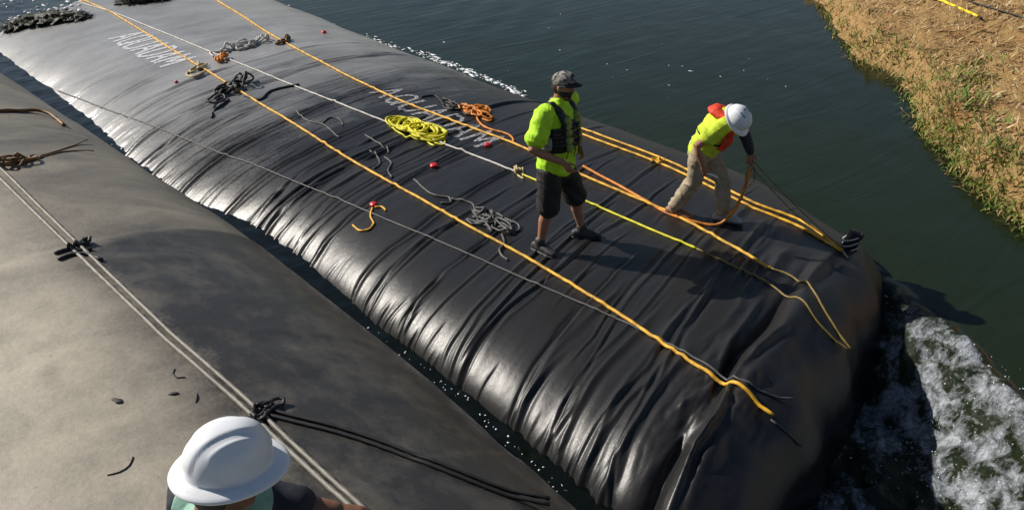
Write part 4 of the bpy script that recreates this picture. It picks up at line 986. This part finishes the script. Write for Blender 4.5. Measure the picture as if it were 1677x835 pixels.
for z_ in (1.175, 1.25, 1.325):
    pth_ = [L1(.214 * math.cos(a), .196 * math.sin(a) - max(0, z_ - 1.2) * .12, z_) for a in np.linspace(-.5, math.pi + .5, 30)]
    v = []; f = []
    for p in pth_:
        for q_ in (-.017, .017): v.append(p + Z * q_)
        o_ = (p - L1(0, 0, p.z - G)).normalized() * .006
        for q_ in (.017, -.017): v.append(p + Z * q_ - o_)
    for i in range(len(pth_) - 1):
        for j in range(4): f.append((i * 4 + j, i * 4 + (j + 1) % 4, i * 4 + 4 + (j + 1) % 4, i * 4 + 4 + j))
    be = adopt(link('belt', mesh('belt', v, f), M['strap_black']), man); subpart(be, vest)
    c_ = L1(.0, .203 - max(0, z_ - 1.2) * .12, z_); v, f = blob(c_, r1, f1, Z, .03, .012, .02, 12); subpart(adopt(link('buckle', mesh('buckle', v, f), M['hat_vent']), man), vest)
for x_, y_, z_ in ((-.02, .195, 1.02), (.045, .195, 1.03), (.13, .17, 1.04)):
    subpart(fused('strap_end', [loft([L1(x_, y_ - .01, 1.15), L1(x_, y_, 1.10), L1(x_, y_ - .015, z_)], [(.012, .004)] * 3, r1, f1)], 'strap_black', man, .004, 1), vest)
subpart(fused('side_pocket', [loft([L1(.215, .02, 1.14), L1(.222, .02, 1.20), L1(.215, .02, 1.25)], [(.022, .055), (.026, .06), (.02, .05)], r1, f1)], 'grey_cloth', man, .007, 3, .006, 14), vest)
# cap, sunglasses, beard, hair
hs = hf.cross(hup)
cap = fused('cap', [blob(hc + hup * .055 - hf * .006, hs, hf, hup, .094, .118, .085, 20), loft([hc + hup * .055 - hf * .006, hc + hup * .03 - hf * .006], [(.093, .116), (.091, .113)], hs, hf)], 'camo', man, .006, 3, .003, 14)
v = []; f = []
for i in range(7):
    for j in range(13):
        a = (j - 6) / 6 * 1.15; rr = .100 + .085 * i / 6 * (math.cos(a) ** .5)
        p = hc + hup * (.050 - .020 * (i / 6) - .016 * math.sin(a) ** 2) + hs * math.sin(a) * (.088 + .010 * i / 6) + hf * (math.cos(a) * rr + .004)
        v += [p, p - hup * .005]
for i in range(6):
    for j in range(12):
        q_ = (i * 13 + j) * 2; w_ = q_ + 26
        f += [(q_, q_ + 2, w_ + 2, w_), (q_ + 1, w_ + 1, w_ + 3, q_ + 3)]
for j in range(12): q_ = (6 * 13 + j) * 2; f.append((q_, q_ + 2, q_ + 3, q_ + 1))
subpart(adopt(link('visor', mesh('visor', v, f), M['black_cloth']), man), cap)
v, f = blob(hc + hup * .143 - hf * .006, hs, hf, hup, .009, .009, .006, 8); subpart(adopt(link('button', mesh('button', v, f), M['camo']), man), cap)
eyes(hc, hf, hup, man)
gls = fused('sunglasses', [blob(hc + hf * .103 + hup * .016 + hs * .034, hs, hf, hup, .030, .010, .020, 12), blob(hc + hf * .103 + hup * .016 - hs * .034, hs, hf, hup, .030, .010, .020, 12), loft([hc + hf * .106 + hup * .02 + hs * .02, hc + hf * .106 + hup * .02 - hs * .02], [.005, .005])], 'hat_vent', man, .004, 1)
for k in (-1, 1):
    subpart(fused('temple', [loft([hc + hf * .095 + hup * .02 + hs * k * .062, hc + hf * .05 + hup * .022 + hs * k * .080, hc + hup * .015 + hs * k * .084], [.0045] * 3, n=8)], 'white_plastic', man, .003, 0), gls)
fused('beard', [loft([hc - hup * .045 + hf * .012, hc - hup * .08 + hf * .028, hc - hup * .112 + hf * .048], [(.074, .088), (.066, .078), (.042, .050)], hs, hf)], 'hair', man, .006, 2, .004, 20)
fused('hair', [loft([hc + hup * .045 - hf * .012, hc - hup * .015 - hf * .018, hc - hup * .05 - hf * .022], [(.082, .100), (.080, .096), (.066, .080)], hs, hf)], 'hair', man, .006, 2, .004, 20)

# ---- the worker bending over the river edge
fR, fL = hit(1104, 352), hit(1183, 362); F0 = (fR + fL).dot(HFW) / 2
f2 = Vector((.52, -.85, 0)).normalized(); r2 = Vector((f2.y, -f2.x, 0))
wk = empty('person', Vector(((fR.x + fL.x) / 2, (fR.y + fL.y) / 2, min(fR.z, fL.z))), 'worker in white hard hat and red life vest bending over in beige trousers', 'person')
hip = at3(1150, 240, F0); hpR = hip + r2 * .095; hpL = hip - r2 * .095
akR = Vector((fR.x, fR.y, fR.z + .10)); akL = Vector((fL.x, fL.y, fL.z + .10))
knR = hpR.lerp(akR, .5) + f2 * .07; knL = hpL.lerp(akL, .5) + f2 * .09
nk = at3(1193, 186, F0 - .20); tdir = (nk - hip).normalized(); bdir = tdir.cross(r2); bdir = bdir if bdir.z > 0 else -bdir     # bdir: outward over the back
def L2(t_, s_, o_): return hip.lerp(nk, t_) + r2 * s_ + bdir * o_
s2R, s2L = L2(.86, .19, -.02), L2(.88, -.19, -.02)
e2R = at3(1141, 240, F0 - .50); w2R = at3(1151, 270, F0 - .50)
e2L = at3(1221, 224, F0 - .05); w2L = at3(1229, 250, F0 - .10)
hd = at3(1204, 196, F0 - .38); up2 = (f2 * .55 - HFW * .45 + Z * .62).normalized(); fc2 = (f2 * .6 - Z * .9); fc2 = (fc2 - up2 * fc2.dot(up2)).normalized()
bp_ = [loft([hpR, hpR.lerp(knR, .5), knR, knR.lerp(akR, .4), akR, akR - Z * .05], [.09, .076, .058, .056, .04, .038]), loft([hpL, hpL.lerp(knL, .5), knL, knL.lerp(akL, .4), akL, akL - Z * .05], [.09, .076, .058, .056, .04, .038]),
       loft([hip - Z * .04, L2(.05, 0, 0), L2(.3, 0, .01), L2(.6, 0, .015), L2(.88, 0, 0), nk], [(.14, .11), (.15, .115), (.15, .11), (.165, .11), (.15, .09), (.07, .06)], r2),
       loft([nk, nk.lerp(hd, .6)], [.058, .055]),
       loft([s2R, s2R.lerp(e2R, .5), e2R, e2R.lerp(w2R, .35), w2R], [.058, .05, .042, .041, .028]), loft([s2L, s2L.lerp(e2L, .5), e2L, e2L.lerp(w2L, .35), w2L], [.058, .05, .042, .041, .028])]
bp_ += hand(w2R, (w2R - e2R).normalized() + f2 * .25 - Z * .3, f2 - r2 * .3, f2 * .5 + HRT * .5, .45) + hand(w2L, (hand_pt - w2L).normalized() - Z * .5, r2, Z * .4 + f2, 1.0)
bp_ += head_parts(hd, fc2, up2)
for an_, fd in ((akR, (f2 + r2 * .3).normalized()), (akL, f2)): bp_ += [loft([an_ - Z * .03, an_ - Z * .045 + fd * .10], [.03, .025])]
fused('body', bp_, 'skin', wk, .0065, 4)
eyes(hd, fc2, up2, wk)
fused('trousers', [loft([L2(.12, 0, 0), hip, hip - Z * .09], [(.165, .13), (.17, .135), (.155, .13)], r2), loft([hpR - Z * .02, hpR.lerp(knR, .5), knR, knR.lerp(akR, .5), akR + Z * .02], [.112, .098, .083, .080, .078]),
                   loft([hpL - Z * .02, hpL.lerp(knL, .5), knL, knL.lerp(akL, .5), akL + Z * .02], [.112, .098, .083, .080, .078])], 'beige_cloth', wk, .008, 3, .020, 12)
fused('shirt', [loft([L2(-.02, 0, -.01), L2(.12, 0, -.005), L2(.35, 0, .0), L2(.62, 0, .01), L2(.86, 0, .0), L2(.97, 0, 0)], [(.185, .15), (.185, .15), (.18, .15), (.192, .148), (.180, .12), (.10, .085)], r2),
                loft([s2R - r2 * .05, s2R + r2 * .01, s2R.lerp(e2R, .4), s2R.lerp(e2R, .68)], [.08, .084, .082, .082]), loft([s2L + r2 * .05, s2L - r2 * .01, s2L.lerp(e2L, .4), s2L.lerp(e2L, .7)], [.08, .084, .08, .08])], 'hivis_yellow', wk, .008, 3, .022, 11)
fused('sleeve', [loft([s2L.lerp(e2L, .45), e2L, e2L.lerp(w2L, .5), w2L], [.068, .060, .054, .042])], 'navy', wk, .008, 3, .006, 12)
for an_, fd, m_ in ((akR, (f2 + r2 * .3).normalized(), 'boot_tan'), (akL, f2, 'boot_grey')):
    bt = fused('boot', foot(an_, fd, an_.z - .10, 1.12, .05), m_, wk, .007, 3, .004, 16); subpart(fused('sole', sole(an_, fd, an_.z - .105, 1.12), 'shoe_dark', wk, .006, 2), bt)
ve = fused('life_vest', [loft([L2(.30, .10, -.165), L2(.55, .115, -.165), L2(.80, .115, -.11), L2(.97, .10, .01), L2(.93, .05, .115), L2(.90, -.0, .135), L2(.93, -.05, .115), L2(.97, -.10, .01), L2(.80, -.115, -.11), L2(.55, -.115, -.165), L2(.30, -.10, -.165)],
                              [(.030, .055), (.03, .06), (.03, .055), (.036, .06), (.045, .075), (.05, .08), (.045, .075), (.036, .06), (.03, .055), (.03, .06), (.030, .055)])], 'red_cloth', wk, .008, 4, .008, 12)
subpart(fused('vest_belt', [loft([L2(.34, .19 * math.cos(a), .155 * math.sin(a)) for a in np.linspace(0, 6.28, 25)], [(.006, .020)] * 25, tdir, caps=False)], 'strap_black', wk, .005, 1), ve)
hard_hat(hd + up2 * .035, fc2, up2, wk, brim=.022, a=.118, b=.138, h=.125, front=.03)
# small tool in the lowered hand
tl = empty('hand_tool', w2R, 'small white handled tool in the bending worker\'s lowered hand', 'tool')
t0_ = w2R + (w2R - e2R).normalized() * .10 + f2 * .04
v, f = loft([t0_ - f2 * .03, t0_ + f2 * .03 - Z * .01, t0_ + f2 * .08 - Z * .03], [.011, .013, .010], n=10); adopt(link('handle', mesh('handle', v, f), M['white_plastic']), tl)
v, f = loft([t0_ + f2 * .08 - Z * .03, t0_ + f2 * .12 - Z * .12, t0_ + f2 * .15 - Z * .20], [(.005, .003), (.005, .002), (.003, .002)], n=8); adopt(link('blade', mesh('blade', v, f), M['grey_cloth']), tl)

# ---- the foreground man under the camera
f3 = (HFW * .60 + HRT * .80).normalized(); r3 = Vector((f3.y, -f3.x, 0))
hat_c = at3(374, 757, 1.96)
gz = drop(hat_c.x - f3.x * .10, hat_c.y - f3.y * .10, near_bvh); Bm = Vector((hat_c.x - f3.x * .10, hat_c.y - f3.y * .10, gz))
fm_ = empty('person', Bm, 'man in white full brim hard hat seen from above in the foreground', 'person')
SC3 = (hat_c.z - gz) / 1.735
def L3(r_, f_, z): return Bm + r3 * r_ + f3 * f_ + Z * z * SC3
a3R, a3L = L3(.13, 0, .09), L3(-.13, 0, .09)
a3R.z = drop(a3R.x, a3R.y, near_bvh) + .09; a3L.z = drop(a3L.x, a3L.y, near_bvh) + .09
h3R, h3L = L3(.095, 0, .90), L3(-.095, 0, .90); k3R = h3R.lerp(a3R, .52) + f3 * .03; k3L = h3L.lerp(a3L, .52) + f3 * .03
s3R, s3L = L3(.20, 0, 1.47), L3(-.20, 0, 1.47); e3R, e3L = L3(.33, .02, 1.20), L3(-.14, .25, 1.33); w3R, w3L = L3(.28, .22, 1.08), L3(-.02, .43, 1.27)
c3 = L3(0, .075, 1.675)
up3 = (Z + f3 * .10).normalized(); fc3 = (f3 - up3 * f3.dot(up3)).normalized()
bp_ = [loft([h3R, h3R.lerp(k3R, .5), k3R, k3R.lerp(a3R, .35), a3R, a3R - Z * .05], [.09, .076, .058, .058, .04, .038]), loft([h3L, h3L.lerp(k3L, .5), k3L, k3L.lerp(a3L, .35), a3L, a3L - Z * .05], [.09, .076, .058, .058, .04, .038]),
       loft([L3(0, 0, .86), L3(0, 0, 1.0), L3(0, 0, 1.15), L3(0, 0, 1.32), L3(0, 0, 1.45), L3(0, 0, 1.52)], [(.15, .11), (.16, .12), (.16, .12), (.175, .115), (.165, .095), (.08, .065)], r3, f3),
       loft([L3(0, 0, 1.48), L3(0, .045, 1.63)], [.060, .056]), loft([s3R, s3R.lerp(e3R, .5), e3R, e3R.lerp(w3R, .35), w3R], [.06, .052, .045, .044, .029]), loft([s3L, s3L.lerp(e3L, .5), e3L, e3L.lerp(w3L, .35), w3L], [.06, .052, .045, .044, .029])]
bp_ += hand(w3R, (w3R - e3R).normalized(), -Z, -r3, .5) + hand(w3L, (w3L - e3L).normalized(), -Z, r3, .5) + head_parts(c3, fc3, up3)
for an_ in (a3R, a3L): bp_ += [loft([an_ - Z * .03, an_ - Z * .045 + f3 * .1], [.03, .025])]
fused('body', bp_, 'skin_deep', fm_, .0065, 4); eyes(c3, fc3, up3, fm_)
fused('shirt', [loft([L3(0, 0, .90), L3(0, 0, 1.05), L3(0, 0, 1.2), L3(0, 0, 1.34), L3(0, 0, 1.44), L3(0, 0, 1.515), L3(0, .01, 1.55)], [(.18, .14), (.185, .145), (.185, .14), (.2, .138), (.195, .115), (.115, .082), (.072, .068)], r3, f3),
                loft([s3R - r3 * .05, s3R + r3 * .01, s3R.lerp(e3R, .45), s3R.lerp(e3R, .8)], [.082, .085, .084, .088]), loft([s3L + r3 * .05, s3L - r3 * .01, s3L.lerp(e3L, .45), s3L.lerp(e3L, .8)], [.082, .085, .084, .088])], 'teal_shirt', fm_, .009, 5, .010, 9)
fused('trousers', [loft([L3(0, 0, .98), L3(0, 0, .86), L3(0, 0, .80)], [(.175, .13), (.18, .14), (.17, .135)], r3, f3), loft([h3R, h3R.lerp(k3R, .5), k3R, a3R], [.108, .098, .085, .08]), loft([h3L, h3L.lerp(k3L, .5), k3L, a3L], [.108, .098, .085, .08])], 'navy', fm_, .01, 4, .01, 9)
for an_ in (a3R, a3L):
    bt = fused('boot', foot(an_, f3, an_.z - .09, 1.1, .05), 'boot_tan', fm_, .007, 3); subpart(fused('sole', sole(an_, f3, an_.z - .095, 1.1), 'shoe_dark', fm_, .006, 2), bt)
fused('sleeve', [loft([s3L - Z * .01, s3L.lerp(e3L, .35), e3L, e3L.lerp(w3L, .45)], [.096, .092, .076, .066])], 'navy', fm_, .009, 3, .010, 11)
v3 = fused('work_vest', [loft([L3(.105, .145, 1.05), L3(.11, .145, 1.3), L3(.12, .08, 1.49), L3(.12, -.02, 1.535), L3(.11, -.10, 1.49), L3(.09, -.145, 1.30), L3(.08, -.15, 1.05)], [(.075, .018)] * 7, r3),
                         loft([L3(0, -.135, 1.05), L3(0, -.14, 1.25), L3(0, -.12, 1.40)], [(.16, .022), (.16, .022), (.13, .022)], r3, f3)], 'navy', fm_, .008, 3)
subpart(fused('reflective_strip', [loft([L3(.095, .10, 1.505), L3(.10, .0, 1.560), L3(.085, -.10, 1.515), L3(.07, -.165, 1.34)], [(.020, .006)] * 4, r3)], 'white_plastic', fm_, .005, 1), v3)
fused('hair', [loft([c3 + up3 * .045 - fc3 * .010, c3 - up3 * .015 - fc3 * .016, c3 - up3 * .05 - fc3 * .022], [(.081, .098), (.079, .094), (.062, .076)], fc3.cross(up3), fc3)], 'hair', fm_, .007, 2, .004, 20)
hard_hat(hat_c, fc3, up3, fm_, brim=.042, a=.114, b=.136, h=.136, front=.012, vents=False)
flush()
